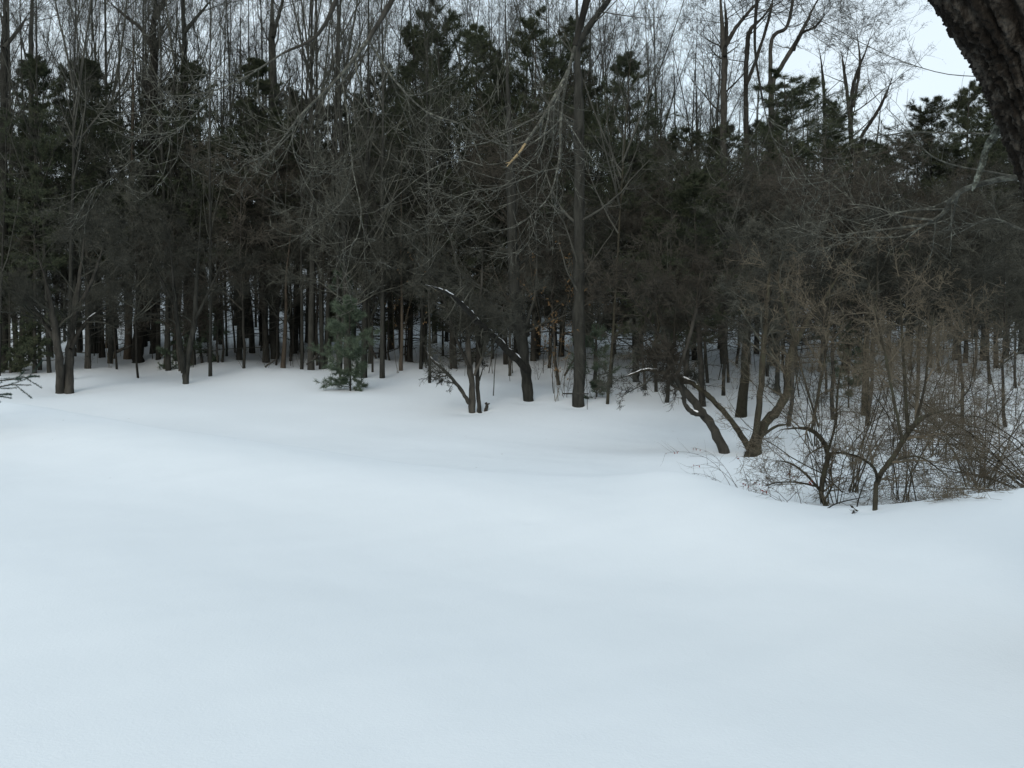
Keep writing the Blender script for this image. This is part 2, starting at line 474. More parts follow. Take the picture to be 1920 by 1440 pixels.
def place(name, proto, loc, label, cat, group, zs=1.0, ts=1.0, cs=1.0, rot=None):
    o = thing(name, label, cat, loc, group)
    o.rotation_euler = (rngs.normal(0, 0.028), rngs.normal(0, 0.028), rngs.uniform(0, 6.28) if rot is None else rot)
    names = ('trunk', 'crown') if len(proto) == 2 else ('trunk', 'branches', 'crown')
    for nm, me in zip(names, proto):
        part(nm, me, o, (ts, ts, zs) if nm == 'trunk' else (cs, cs, zs))
    return o

def at(px, d):
    x = (px - 960) / F * d / math.cos(PITCH)
    return (x, d, float(ground_z(x, d)))

def top_scale(py, d, gz, h):
    return (CAMH + (640 - py) / F * d - gz) / h

# ------------------------------------------------------------------ the pines whose tops show, then the rows behind
PINE_TOPS = [(-70, 38, 210), (-10, 36, 310), (40, 38, 240), (95, 40, 125), (150, 42, 118), (205, 44, 200), (330, 47, 230), (500, 38, 118), (555, 42, 175), (615, 41, 205),
             (662, 44, 190), (720, 40, 150), (768, 38, 55), (815, 45, 95), (852, 36, 28), (900, 40, 45), (938, 44, 100), (1000, 38, 38),
             (1052, 40, 40), (1102, 42, 130), (1150, 40, 270), (1200, 38, 285), (1252, 42, 262), (1302, 40, 250), (1350, 44, 235), (1418, 42, 235),
             (1490, 34, 150), (1455, 40, 205), (1545, 42, 195), (1590, 44, 265), (1645, 44, 262), (1700, 42, 245), (1742, 40, 190), (1790, 38, 162),
             (1842, 38, 150), (1885, 40, 140), (1930, 40, 130), (1990, 40, 150)]
for n, (px, d, ty) in enumerate(PINE_TOPS):
    k = (n * 7) % 3
    if px < 700: k = (1, 3)[n % 2]
    loc = at(px, d)
    zs = top_scale(ty, d, loc[2], PINE_H[k])
    wide = 1.35 if px == 1490 else rngs.uniform(0.85, 1.1)
    if px == 1490:
        lab, grp = 'dark round-topped pine rising above the brown thicket under open sky', None
    elif px == 852:
        lab, grp = 'tallest dark pine in the middle of the wood, its tip near the top edge', None
    elif px < 300:
        lab, grp = 'ragged-topped dark pine at the left end of the wood', 'dark pines at the left end of the wood'
    elif px < 700:
        lab, grp = 'dark pine among bare trunks left of the middle', 'dark pines left of the middle'
    elif px < 1120:
        lab, grp = 'tall dark green pine crowding the middle of the wood', 'tall pines in the middle of the wood'
    elif px < 1720:
        lab, grp = 'low dark pine half hidden behind the brown twig thicket', 'low pines behind the thicket'
    else:
        lab, grp = 'dark pine standing behind the leaning foreground trunk', 'dark pines behind the leaning trunk'
    place('pine_tree', PINE[k], loc, lab, 'pine tree', grp, zs, 0.72, wide)
for px in range(-60, 2000, 42):
    if 230 < px < 470 and (px // 42) % 2 == 0:
        continue
    d = rngs.uniform(50, 62)
    loc = at(px + rngs.uniform(-15, 15), d)
    k = (1, 3)[int(rngs.integers(0, 2))] if px < 760 or px > 1460 else int(rngs.integers(0, 3))
    ty = rngs.uniform(260, 360) if px > 300 else rngs.uniform(330, 420)
    place('pine_tree', PINE[k], loc, 'dark pine deep in the wood behind the front row', 'pine tree', 'pines deep in the wood',
          top_scale(ty, d, loc[2], PINE_H[k]), 0.6, rngs.uniform(1.0, 1.3))

# ------------------------------------------------------------------ trunks whose feet show at the edge of the wood
# px, py of the foot, half width in px, kind, label
STAND = [
    (65, 700, 4, 'pine', 'thin dark trunk left of the double-trunked tree'),
    (92, 699, 4, 'bare', 'thin grey trunk close beside the double-trunked tree'),
    (165, 691, 6, 'pine', 'dark trunk just right of the double-trunked tree'),
    (192, 670, 6, 'pine', 'straight dark trunk between the double-trunked tree and the thickest dark trunk'),
    (215, 673, 2.2, 'bare', 'very thin pole-like trunk left of the tan-sided trunk'),
    (240, 673, 7.5, 'tan', 'tan-sided trunk touching the left side of the thickest dark trunk'),
    (272, 650, 5, 'bare', 'narrow trunk squeezed behind the thickest dark trunk'),
    (290, 662, 8.5, 'pine', 'stout dark trunk right of the thickest dark trunk'),
    (330, 676, 5, 'pine', 'dark trunk behind the left fork of the small forked tree'),
    (361, 684, 6, 'pine', 'dark trunk behind the right fork of the small forked tree'),
    (385, 642, 8, 'olive', 'mossy greenish trunk right of the small forked tree'),
    (413, 646, 3.5, 'bare', 'slim grey trunk right of the mossy greenish trunk'),
    (425, 668, 2.5, 'bare', 'short-looking slim trunk standing forward on the snow'),
    (456, 647, 4, 'pine', 'left one of a close pair of dark trunks'),
    (473, 662, 6, 'bare', 'grey trunk with its foot lowest in the straight stand'),
    (490, 648, 4, 'pine', 'dark narrow trunk left of the black broad trunk'),
    (513, 643, 9, 'pine', 'broad almost black trunk in the thick of the stand'),
    (531, 690, 5, 'tan', 'pale tan trunk standing forward with twigs round its foot'),
    (552, 662, 3, 'bare', 'thin trunk right of the pale tan trunk'),
    (566, 660, 4.5, 'bare', 'grey trunk left of the fallen stick'),
    (578, 643, 7, 'pine', 'dark trunk rising behind the fallen stick'),
    (587, 666, 4, 'bare', 'slender trunk with the fallen stick at its foot'),
    (606, 688, 2.5, 'olive', 'thin greenish trunk beside the young white pine'),
    (622, 640, 8, 'lean', 'dark trunk leaning right behind the young white pine'),
    (690, 655, 6, 'pine', 'dark trunk right behind the young white pine'),
    (733, 655, 7, 'pine', 'broad dark trunk left of the reddish low trunk'),
    (752, 695, 3.5, 'tan', 'short reddish trunk standing alone on the snow'),
    (806, 718, 3, 'bare', 'small trunk left of the many-stemmed tree'),
    (948, 683, 5, 'pine', 'dark trunk crossing behind the snow-topped fallen tree'),
    (1005, 672, 5.5, 'bare', 'grey trunk just right of the leaning grey tree'),
    (1030, 690, 3, 'bare', 'thin trunk under the rust-coloured leaves'),
    (1139, 758, 3, 'olive', 'thin straight trunk right of the big upright tree'),
    (1192, 716, 6, 'pine', 'dark trunk behind the arching snow-topped limb'),
    (1252, 755, 4, 'bare', 'grey trunk in front of the dark trunks under the arch'),
    (1285, 720, 5, 'pine', 'dark trunk beside the top of the arching limb'),
    (1317, 762, 7, 'pine', 'dark straight trunk crossing behind both leaning limbs'),
    (1356, 742, 3.5, 'bare', 'thin trunk between the dark straight trunk and the broad grey trunk'),
    (1390, 781, 11, 'olive', 'broad grey-green trunk standing behind the forked apple tree'),
    (1457, 735, 5, 'bare', 'trunk seen through the fork of the apple tree'),
    (1585, 700, 8, 'olive', 'mossy bent trunk on the slope behind the bushes'),
    (1622, 779, 8, 'olive', 'straight mossy trunk among the bushes'),
    (1663, 690, 3.5, 'bare', 'thin dark trunk right of the straight mossy trunk'),
    (1703, 652, 5, 'pine', 'dark trunk high on the snowy slope'),
    (1745, 690, 3.5, 'bare', 'slim trunk behind the twigs of the right-hand bush'),
    (1810, 680, 5, 'pine', 'dark trunk mostly veiled by the dense bush'),
    (1868, 690, 5, 'pine', 'dark trunk veiled by the bush near the right edge'),
]
BARKS = {}
def with_mat(me, mat):
    key = (me.name, mat.name)
    if key not in BARKS:
        c = me.copy(); c.materials[0] = mat; BARKS[key] = c
    return BARKS[key]
for n, (px, py, hw, kind, lab) in enumerate(STAND):
    g = G(px, py)
    r = hw * g[1] / F
    if kind in ('pine', 'lean'):
        pr, R0, H0 = PINE[3], PINE_R[3], PINE_H[3]
        if px > 1200: pr, R0, H0 = PINE[1], PINE_R[1], PINE_H[1]
        o = place('pine_tree', pr, g, lab + ', dark crown above', 'pine tree', None, rngs.uniform(0.66, 0.80) if px < 1200 else rngs.uniform(0.48, 0.58), r / R0 * 0.95, rngs.uniform(0.8, 1.0))
        if kind == 'lean': o.rotation_euler = (0, 0.07, 0)
    else:
        k = n % 5
        pr = BARE[k]
        tr = pr[0] if kind == 'bare' else with_mat(pr[0], M[kind])
        place('bare_tree', (tr, pr[1]), g, lab, 'bare tree', None, (rngs.uniform(0.36, 0.46) if px > 1150 or px in (752, 531) else rngs.uniform(0.75, 1.0)) if hw > 4 or px > 1150 or px == 752 else rngs.uniform(0.5, 0.75), r / BARE_R[k] * 0.95, rngs.uniform(0.7, 0.95) if hw > 4 else 0.55)

# ------------------------------------------------------------------ tall bare trees against the sky, deeper in the wood
def far_bare(px, d, label, group, zs=1.0, cs=1.0, ts=1.0, k=None):
    k = int(rngs.integers(0, 5)) if k is None else k
    place('bare_tree', BARE[k], at(px, d), label, 'bare tree', group, zs, ts, cs)
for px in np.arange(-40, 720, 13):
    far_bare(px + rngs.uniform(-8, 8), rngs.uniform(32, 56), 'tall thin bare tree in the crowded left half of the wood', 'tall bare trees left', rngs.uniform(0.85, 1.2), rngs.uniform(0.6, 0.9), rngs.uniform(0.42, 0.75))
for px in np.arange(720, 1130, 17):
    far_bare(px + rngs.uniform(-10, 10), rngs.uniform(30, 54), 'tall bare tree standing among the middle pines', 'tall bare trees among the middle pines', rngs.uniform(0.8, 1.1), 0.8, rngs.uniform(0.4, 0.7))
for px in np.arange(1110, 1600, 22):
    far_bare(px + rngs.uniform(-10, 10), rngs.uniform(46, 70), 'bare tree with open branches against the pale sky right of the middle', 'bare trees against the sky right of the middle', rngs.uniform(0.7, 1.0), 0.8)
for px in np.arange(700, 1340, 26):
    far_bare(px + rngs.uniform(-12, 12), rngs.uniform(58, 76), 'fine bare treetop far back behind the middle pines', 'far bare treetops behind the middle', rngs.uniform(1.0, 1.25), 1.0, 0.7)
for px in np.arange(1580, 1730, 24):
    far_bare(px, rngs.uniform(50, 64), 'low bare fine-branched tree near the open sky', 'low bare trees near the open sky', rngs.uniform(0.5, 0.68), 0.8)
for px in np.arange(1780, 2000, 45):
    far_bare(px, rngs.uniform(40, 60), 'bare tree hidden behind the leaning foreground trunk', 'bare trees behind the leaning trunk', rngs.uniform(0.4, 0.55), 0.8)

# ------------------------------------------------------------------ understory thicket
def under(px, d, label, group, zs=1.0, cs=1.0):
    k = int(rngs.integers(0, 3))
    place('understory_tree', UNDER[k], at(px, d), label, 'small tree', group, zs, 0.55, cs)
for px in np.arange(1120, 2000, 34):
    under(px + rngs.uniform(-14, 14), rngs.uniform(28, 37), 'brown twiggy small tree in the thicket right of the big upright tree', 'thicket trees right of the big upright tree', rngs.uniform(0.78, 1.02), rngs.uniform(1.0, 1.3))
for px in list(np.arange(1480, 1960, 80)):
    under(px + rngs.uniform(-14, 14), rngs.uniform(22, 27), 'twiggy small tree at the front of the right-hand thicket', 'front trees of the right-hand thicket', rngs.uniform(0.78, 0.95), rngs.uniform(1.0, 1.2))
for px in np.arange(-40, 720, 50):
    under(px + rngs.uniform(-18, 18), rngs.uniform(33, 41), 'brown twiggy small tree among the left trunks', 'thicket trees among the left trunks', rngs.uniform(1.0, 1.25), 1.1)
for px in np.arange(640, 1120, 52):
    under(px + rngs.uniform(-18, 18), rngs.uniform(31, 38), 'twiggy small tree behind the many-stemmed tree', 'thicket trees behind the many-stemmed tree', rngs.uniform(0.95, 1.25), 1.1)

for px in np.arange(-30, 1140, 44):
    under(px + rngs.uniform(-16, 16), rngs.uniform(35, 44), 'low brushy tree among the trunk feet at the back', 'low brush trees at the back', rngs.uniform(0.55, 0.72), rngs.uniform(0.85, 1.0))

# ------------------------------------------------------------------ traced trees
def trace(pts, d0, drift=0.0, k=14, sink=True, first=None):
    """pixel polyline [(px, py, half width px), ...] at depth d0 (drifting towards d0 + drift) -> world polyline"""
    n = len(pts)
    W, R = [], []
    for i, (px, py, hw) in enumerate(pts):
        d = d0 + drift * i / max(1, n - 1)
        W.append(P(px, py, d)); R.append(hw * d / F)
    if first is not None: W[0] = np.asarray(first)
    if sink:
        W.insert(0, W[0] - (W[1] - W[0]) / np.linalg.norm(W[1] - W[0]) * 0.25); R.insert(0, R[0] * 1.4)
    p_, r_ = spline(W, R, max(k, 2 * k if max(R) > 0.03 else k))
    jr = np.random.default_rng(int(abs(pts[0][0]) * 7 + abs(pts[0][1])))
    return p_ + jr.normal(0, 0.10, p_.shape) * r_[:, None] * (0.0 if len(p_) < 8 else 1.0), r_ * (1 + jr.normal(0, 0.06, len(r_)))

def resample(p, r, K=16):
    a, b = np.linspace(0, 1, K), np.linspace(0, 1, len(p))
    return np.stack([np.interp(a, b, p[:, x]) for x in range(3)], 1), np.interp(a, b, r)

def snow_strip(g, pts, rad, t0=0.0, t1=1.0, up=0.75, wide=0.75):
    n = len(pts)
    i0, i1 = int(t0 * (n - 1)), max(int(t1 * (n - 1)), int(t0 * (n - 1)) + 2)
    p = pts[i0:i1 + 1].copy(); r = rad[i0:i1 + 1] * wide
    p[:, 2] += rad[i0:i1 + 1] * up
    r = r * np.random.default_rng(int(abs(p[0, 0]) * 1000)).uniform(0.35, 1.1, len(r)); r[0] *= 0.3; r[-1] *= 0.3
    g.tubes(p[None], r[None], 6)

def hero(name, label, cat, base, limbs, bark, twig, seed, lv, sides=9, snow=(), group=None, limb_name='limb', weights=None):
    """limbs: list of (pts, rad); the first is the trunk. lv: dicts for each generation of twigs"""
    rng = np.random.default_rng(seed)
    o = thing(name, label, cat, base, group)
    if lv:      # limbs run out into fine tips
        limbs = [(p, r * np.clip((1 - np.linspace(0, 1, len(r))) / 0.3, 0.12, 1)) for p, r in limbs]
    for i, (p, r) in enumerate(limbs):
        part('trunk' if i == 0 else limb_name, Geo().tubes(p[None], r[None], sides).mesh('trunk' if i == 0 else limb_name, M[bark], base), o)
    K = 16
    pts = np.stack([np.stack([np.interp(np.linspace(0, 1, K), np.linspace(0, 1, len(p)), p[:, a]) for a in range(3)], 1) for p, r in limbs])
    rad = np.stack([np.interp(np.linspace(0, 1, K), np.linspace(0, 1, len(r)), r) for p, r in limbs])
    c = Geo()
    gens = []
    for i, kw in enumerate(lv):
        pts, rad = grow(rng, pts, rad, **kw)
        # twigs never dig under the snow
        gz = ground_z(pts[..., 0], pts[..., 1]) + 0.02
        pts[..., 2] = np.maximum(pts[..., 2], gz)
        c.tubes(pts, rad, 5 if i == 0 else (4 if i == 1 and len(lv) > 3 else 3))
        gens.append((pts, rad))
    if lv:
        part('crown', c.mesh('crown', M[twig], base), o)
    if snow:
        for li, a, b in snow:
            s = Geo()
            snow_strip(s, limbs[li][0], limbs[li][1], a, b)
            part('snow_cap', s.mesh('snow_cap', M['snow_cap'], base), o)
    return o, gens

def foot(px, py):
    return G(px, py)

DENSE = [dict(per=9, t0=0.35, t1=1.0, ang=50, length=1.5, fall=0.3, k=7, wig=0.16, grav=0.03, rr=0.5, tip=0.25, rmin=0.007),
         dict(per=8, t0=0.15, ang=48, ratio=0.5, k=5, wig=0.2, grav=0.02, rr=0.55, tip=0.3, rmin=0.005),
         dict(per=8, t0=0.1, ang=48, ratio=0.55, k=4, wig=0.22, rr=0.6, tip=0.4, rmin=0.0042),
         dict(per=6, t0=0.1, ang=48, ratio=0.6, k=3, wig=0.22, rr=0.7, tip=0.5, rmin=0.0036)]
def dense(length=1.5, t0=0.35, per=9, tw=6, grav=0.03, z0=None, zr=1.6):
    a = [dict(x) for x in DENSE]
    a[0].update(length=length, t0=t0, per=per, grav=grav); a[3]['per'] = tw
    if z0 is not None: a[0].update(z0=z0, zr=zr)
    return a

# double-trunked tree on the left
b = foot(122, 738); d = b[1]
limbs = [trace([(129, 739, 8.5), (130, 690, 8.5), (133, 640, 8), (141, 580, 6.5), (152, 500, 5), (162, 400, 3)], d, 0.5),
         trace([(113, 737, 8), (112, 690, 8), (108, 650, 7), (99, 590, 6), (84, 520, 4), (58, 440, 2.5)], d, -0.8),
         trace([(133, 655, 4.5), (150, 620, 4), (175, 592, 3), (212, 575, 2)], d, 0.6, sink=False),
         trace([(110, 650, 4), (85, 610, 3.5), (50, 560, 3), (10, 520, 2)], d, -0.5, sink=False),
         trace([(140, 590, 4), (175, 520, 3), (200, 440, 2)], d, -1.0, sink=False)]
hero('double_trunk_tree', 'old twiggy tree with two dark trunks side by side near the left edge', 'tree', b, limbs, 'dark', 'twig', 101, dense(1.7, 0.35, 10, 6, 0.03, b[2] + 0.5, 1.5), snow=[(2, 0.4, 0.8), (3, 0.45, 0.6), (4, 0.55, 0.7)])

# small forked tree
b = foot(348, 720); d = b[1]
limbs = [trace([(348, 721, 6.5), (349, 690, 6), (356, 650, 5.5), (365, 600, 5), (368, 540, 4), (374, 440, 3), (380, 340, 2)], d, 0.4),
         trace([(345, 700, 5.5), (341, 670, 5), (337, 640, 4.5), (329, 570, 3.5), (321, 480, 2.5), (312, 400, 1.6)], d, -0.5, sink=False),
         trace([(366, 600, 3), (395, 540, 2.5), (425, 470, 2)], d, 0.3, sink=False),
         trace([(331, 580, 3), (300, 520, 2.5), (275, 470, 2)], d, -0.3, sink=False)]
hero('small_forked_tree', 'small tree forking just above the snow in front of the straight trunks', 'tree', b, limbs, 'grey', 'twig', 102, dense(1.5, 0.4, 9, 6, 0.03, b[2] + 0.5, 1.5), snow=[(2, 0.4, 0.55), (3, 0.5, 0.7)])

# many-stemmed tree in the middle
b = foot(884, 774); d = b[1]
limbs = [trace([(885, 775, 6.5), (885, 730, 6), (880, 680, 5.5), (874, 600, 5), (860, 510, 4), (838, 420, 2)], d, 0.3),
         trace([(880, 757, 4), (860, 725, 3.6), (835, 697, 3), (808, 672, 2), (790, 640, 1.3)], d, -0.6, sink=False),
         trace([(899, 769, 4.2), (895, 720, 4), (897, 660, 4), (910, 600, 3), (926, 510, 2.2)], d, 0.5),
         trace([(889, 705, 3), (903, 672, 3), (914, 640, 2.6), (935, 590, 2), (965, 540, 1.4)], d, 0.2, sink=False),
         trace([(880, 690, 3), (858, 640, 2.6), (835, 570, 2.2), (800, 500, 1.6)], d, -0.4, sink=False),
         trace([(878, 640, 3), (900, 560, 2.5), (905, 470, 1.8)], d, -0.7, sink=False)]
hero('many_stemmed_tree', 'bushy many-stemmed tree in the middle with stems spreading from one foot', 'tree', b, limbs, 'dark', 'twig', 103,
     dense(1.35, 0.25, 9, 6, 0.03, b[2] + 0.1, 1.3), snow=[(1, 0.5, 0.9)])

# snapped stump beside it
b = foot(911, 771); d = b[1]
limbs = [trace([(910, 772, 3.5), (913, 762, 3.2), (911, 755, 2.6)], d, k=6), trace([(913, 760, 1.8), (918, 756, 1.4)], d, k=5, sink=False)]
hero('broken_stump', 'little snapped stump poking from the snow right of the many-stemmed tree', 'stump', b, limbs, 'dark', 'twig', 104, [], limb_name='stub')

# snow-topped fallen tree leaning through the middle
b = P(985, 690, 26.5); d = 26.5
limbs = [trace([(990, 695, 6.5), (940, 645, 6.5), (900, 607, 5.5), (865, 570, 4.5), (830, 545, 3.5), (788, 531, 2)], d, -5.5, k=24, sink=False)]
hero('fallen_tree', 'dark fallen tree leaning diagonally with snow along its top', 'fallen tree', b, limbs, 'dark', 'twig', 105,
     [dict(per=10, t0=0.3, ang=55, length=0.9, k=5, wig=0.15, rr=0.4, tip=0.3, rmin=0.005), dict(per=5, t0=0.2, ang=45, ratio=0.5, k=3, wig=0.2, rr=0.6, tip=0.4, rmin=0.004)],
     snow=[(0, 0.05, 0.33), (0, 0.42, 0.62), (0, 0.64, 0.99)])

# leaning grey tree
FOREST = [dict(per=12, t0=0.3, t1=1.0, ang=52, length=2.6, fall=0.3, k=8, wig=0.12, grav=0.05, rr=0.3, tip=0.2, rmin=0.008),
          dict(per=6, t0=0.15, ang=45, ratio=0.45, k=6, wig=0.15, grav=0.02, rr=0.55, tip=0.3, rmin=0.005),
          dict(per=6, t0=0.1, ang=45, ratio=0.5, k=4, wig=0.18, rr=0.6, tip=0.4, rmin=0.004),
          dict(per=4, t0=0.1, ang=45, ratio=0.55, k=3, wig=0.18, rr=0.7, tip=0.5, rmin=0.0034)]
b = foot(992, 752); d = b[1]
limbs = [trace([(992, 754, 10), (985, 690, 10), (978, 630, 10.5), (968, 570, 11), (962, 480, 9.5), (958, 380, 8.5), (955, 250, 7.5), (950, 100, 6), (945, -80, 4)], d, 0.5, 24)]
hero('leaning_grey_tree', 'grey trunk leaning left with a swollen middle, beside the snow-topped fallen tree', 'tree', b, limbs, 'grey', 'twig_grey', 106, FOREST, 12)

# big upright tree
b = foot(1085, 761); d = b[1]
limbs = [trace([(1085, 763, 11.5), (1085, 600, 11), (1085, 450, 10), (1086, 300, 10), (1085, 180, 9), (1082, 60, 8), (1079, -120, 5)], d, 0.3, 24),
         trace([(1086, 85, 6.5), (1108, 45, 6), (1145, -5, 5), (1190, -80, 3)], d, -0.8, 12, sink=False)]
hero('big_upright_tree', 'big straight grey tree right of the leaning grey tree, forking near the top edge', 'tree', b, limbs, 'grey', 'twig_grey', 107, FOREST, 12)

# thickest dark trunk at the left
b = foot(258, 679); d = b[1]
limbs = [trace([(258, 680, 11.5), (262, 600, 11), (270, 450, 11), (277, 300, 10.5), (285, 150, 9.5), (290, 20, 9), (294, -130, 6)], d, 0.3, 24),
         trace([(284, 90, 4), (265, 55, 3.5), (235, 30, 3), (195, -5, 2.2)], d, -0.4, 12, sink=False),
         trace([(290, 35, 5), (310, 0, 4.5), (345, -60, 3)], d, 0.5, 10, sink=False)]
hero('thick_dark_tree', 'thickest dark trunk at the left, rising in full height to the top edge', 'tree', b, limbs, 'dark', 'twig_grey', 108,
     [dict(FOREST[0], t0=0.5)] + FOREST[1:], 12)

# tall bare trees with traced boles (feet hidden in the stand)
def tall(px0, pts, d, label, seed, bark='grey', extra=()):
    b_ = np.array(at(px0, d))
    extra = [e[:-1] + [(e[-1][0], e[-1][1], 0.5)] for e in extra]
    l_ = [trace(pts, d, 0.3, 22, first=b_)] + [trace(e, d, (-1) ** i * 0.8, 12, sink=False) for i, e in enumerate(extra)]
    hero('tall_bare_tree', label, 'bare tree', b_, l_, bark, 'twig_grey', seed, [dict(FOREST[0], t0=0.45)] + FOREST[1:], 9, group=None)
tall(352, [(352, 665, 8), (351, 400, 7), (348, 200, 6.5), (345, 60, 6), (342, -120, 4)], 38, 'tall grey trunk against the sky right of the thickest dark trunk', 201, extra=[[(347, 60, 4), (375, 25, 3), (405, -10, 2)]])
tall(515, [(515, 640, 9), (514, 400, 8.5), (512, 200, 8), (510, 60, 7.5), (512, -120, 5)], 40, 'tall two-toned trunk behind the pale drooping branches', 202, extra=[[(512, 70, 4), (525, 20, 3.5), (540, -40, 2.5)]])
tall(60, [(60, 680, 6), (61, 400, 5), (58, 150, 4.5), (60, 0, 4), (64, -120, 3)], 38, 'tall slim bare tree nearest the left edge against the sky', 203)
tall(8, [(8, 690, 8), (6, 300, 7), (8, 60, 6), (14, -100, 4)], 35, 'bare tree cut by the left edge of the picture', 204, extra=[[(8, 90, 4), (35, 55, 3), (60, 15, 2)]])
tall(1357, [(1357, 690, 7), (1358, 400, 6.5), (1357, 215, 6), (1358, 110, 5.5), (1352, 20, 5), (1350, -100, 3)], 36, 'straight dark tree forking against the sky right of the middle', 205, 'dark',
     extra=[[(1359, 105, 4), (1362, 50, 3.5), (1356, -20, 3)], [(1361, 85, 4), (1380, 52, 3.5), (1408, 18, 3), (1440, -15, 2.5)]])
tall(1402, [(1402, 690, 6), (1400, 300, 5), (1398, 160, 4.5), (1402, 80, 4.2), (1408, 55, 4), (1440, 20, 3), (1465, -40, 2)], 37, 'kinked dark tree between the straight forking tree and the wavy-limbed tree', 206, 'dark', extra=[[(1400, 160, 3), (1425, 90, 3), (1445, 20, 2.5), (1452, -40, 2)]])
tall(1448, [(1448, 690, 7), (1446, 300, 6), (1447, 170, 5), (1462, 130, 4.5), (1490, 85, 4), (1513, 40, 3.5), (1535, -5, 3), (1560, -60, 2)], 36, 'wavy-limbed dark tree spreading against the bright sky', 207, 'dark',
     extra=[[(1444, 165, 4), (1447, 75, 3.5), (1475, 50, 3.2), (1486, 0, 3), (1488, -60, 2)], [(1488, 95, 3), (1500, 65, 2.6), (1530, 48, 2.2), (1560, 10, 1.6)]])
tall(1612, [(1612, 690, 6), (1606, 340, 5), (1595, 250, 4.5), (1600, 160, 3.5), (1625, 90, 2.2), (1640, 40, 0.5)], 40, 'bare tree opening like a fan beside the open sky', 208, 'dark',
     extra=[[(1597, 250, 3.5), (1585, 150, 3), (1575, 80, 2)], [(1612, 260, 3.5), (1650, 200, 3), (1680, 130, 2)], [(1600, 200, 3), (1612, 120, 2.4), (1605, 50, 1.8)]])
tall(1545, [(1545, 690, 5), (1546, 350, 4), (1546, 200, 3.5), (1540, 120, 2.4), (1530, 60, 0.5)], 41, 'slim bare tree between the wavy-limbed tree and the fan-shaped tree', 209, 'dark')

# apple tree leaning left
b = foot(1358, 849); d = b[1]
limbs = [trace([(1359, 850, 10), (1336, 800, 8.5), (1313, 769, 8), (1290, 740, 7), (1266, 705, 5.5), (1250, 640, 4.2), (1228, 550, 3), (1215, 450, 2)], d, 0.6, 20),
         trace([(1318, 779, 4.5), (1297, 772, 4.6), (1284, 757, 4.2), (1280, 738, 3.5), (1262, 700, 3), (1235, 660, 2.2)], d, -0.4, 14, sink=False),
         trace([(1268, 708, 4), (1290, 640, 3.4), (1310, 560, 2.8), (1330, 470, 2)], d, 0.5, 12, sink=False),
         trace([(1255, 660, 3), (1215, 600, 2.5), (1170, 540, 2)], d, 0.3, 12, sink=False)]
hero('leaning_apple_tree', 'dark apple trunk leaning left out of the snow, snow lodged in its crook', 'apple tree', b, limbs, 'dark', 'twig_red', 110, dense(1.15, 0.4, 10, 6, 0.05, b[2] + 0.5, 1.1), 11, snow=[(1, 0.1, 0.4)])

# forked apple tree
b = foot(1412, 853); d = b[1]
limbs = [trace([(1412, 855, 14), (1413, 840, 13), (1422, 815, 11), (1434, 795, 9.5), (1456, 770, 8.5), (1477, 735, 8), (1476, 695, 7), (1490, 645, 7), (1515, 600, 6), (1552, 550, 5), (1592, 480, 4), (1640, 410, 3)], d, 1.0, 28),
         trace([(1405, 842, 6.5), (1376, 795, 5.2), (1346, 760, 5), (1320, 735, 4.6), (1290, 715, 4.5), (1250, 702, 4.2), (1215, 694, 3.6), (1178, 704, 3), (1145, 717, 2)], d, 0.8, 24, sink=False),
         trace([(1416, 835, 6.5), (1425, 740, 6.2), (1431, 670, 6), (1436, 600, 5), (1442, 520, 4), (1452, 420, 2.5)], d, 0.4, 16, sink=False),
         trace([(1428, 818, 3), (1455, 800, 2.5), (1485, 795, 2)], d, -0.5, 8, sink=False),
         trace([(1492, 640, 4), (1470, 570, 3.4), (1460, 500, 3), (1480, 430, 2)], d, 0.5, 12, sink=False),
         trace([(1230, 697, 3), (1222, 660, 2.6), (1235, 610, 2.2), (1220, 540, 1.6)], d + 0.7, 0.3, 10, sink=False)]
hero('forked_apple_tree', 'forked apple tree with a long limb arching left, snow along the limb', 'apple tree', b, limbs, 'olive', 'twig', 111, dense(1.2, 0.35, 11, 6, 0.05, b[2] + 0.5, 1.1), 11,
     snow=[(1, 0.42, 0.62), (1, 0.68, 0.9), (4, 0.35, 0.5)])

# ------------------------------------------------------------------ bushes at the right
def rise(n, rng, base, spread, hgt, r, k=9, lean=(0, 0), droop=-0.05, wig=0.06):
    p = np.empty((n, k, 3)); p[:, 0] = base + np.stack([rng.normal(0, 0.06, n), rng.normal(0, 0.06, n), np.full(n, -0.05)], 1)
    d = unit(np.stack([rng.normal(lean[0], spread, n), rng.normal(lean[1], spread, n), np.ones(n)], 1))
    L = hgt * rng.uniform(0.6, 1.15, n)
    for j in range(1, k):
        d = unit(d + rng.normal(0, wig, (n, 3)) + np.array([0, 0, droop]))
        p[:, j] = p[:, j - 1] + d * (L / (k - 1))[:, None]
    return p, r * rng.uniform(0.6, 1.1, n)[:, None] * np.linspace(1, 0.3, k)[None]

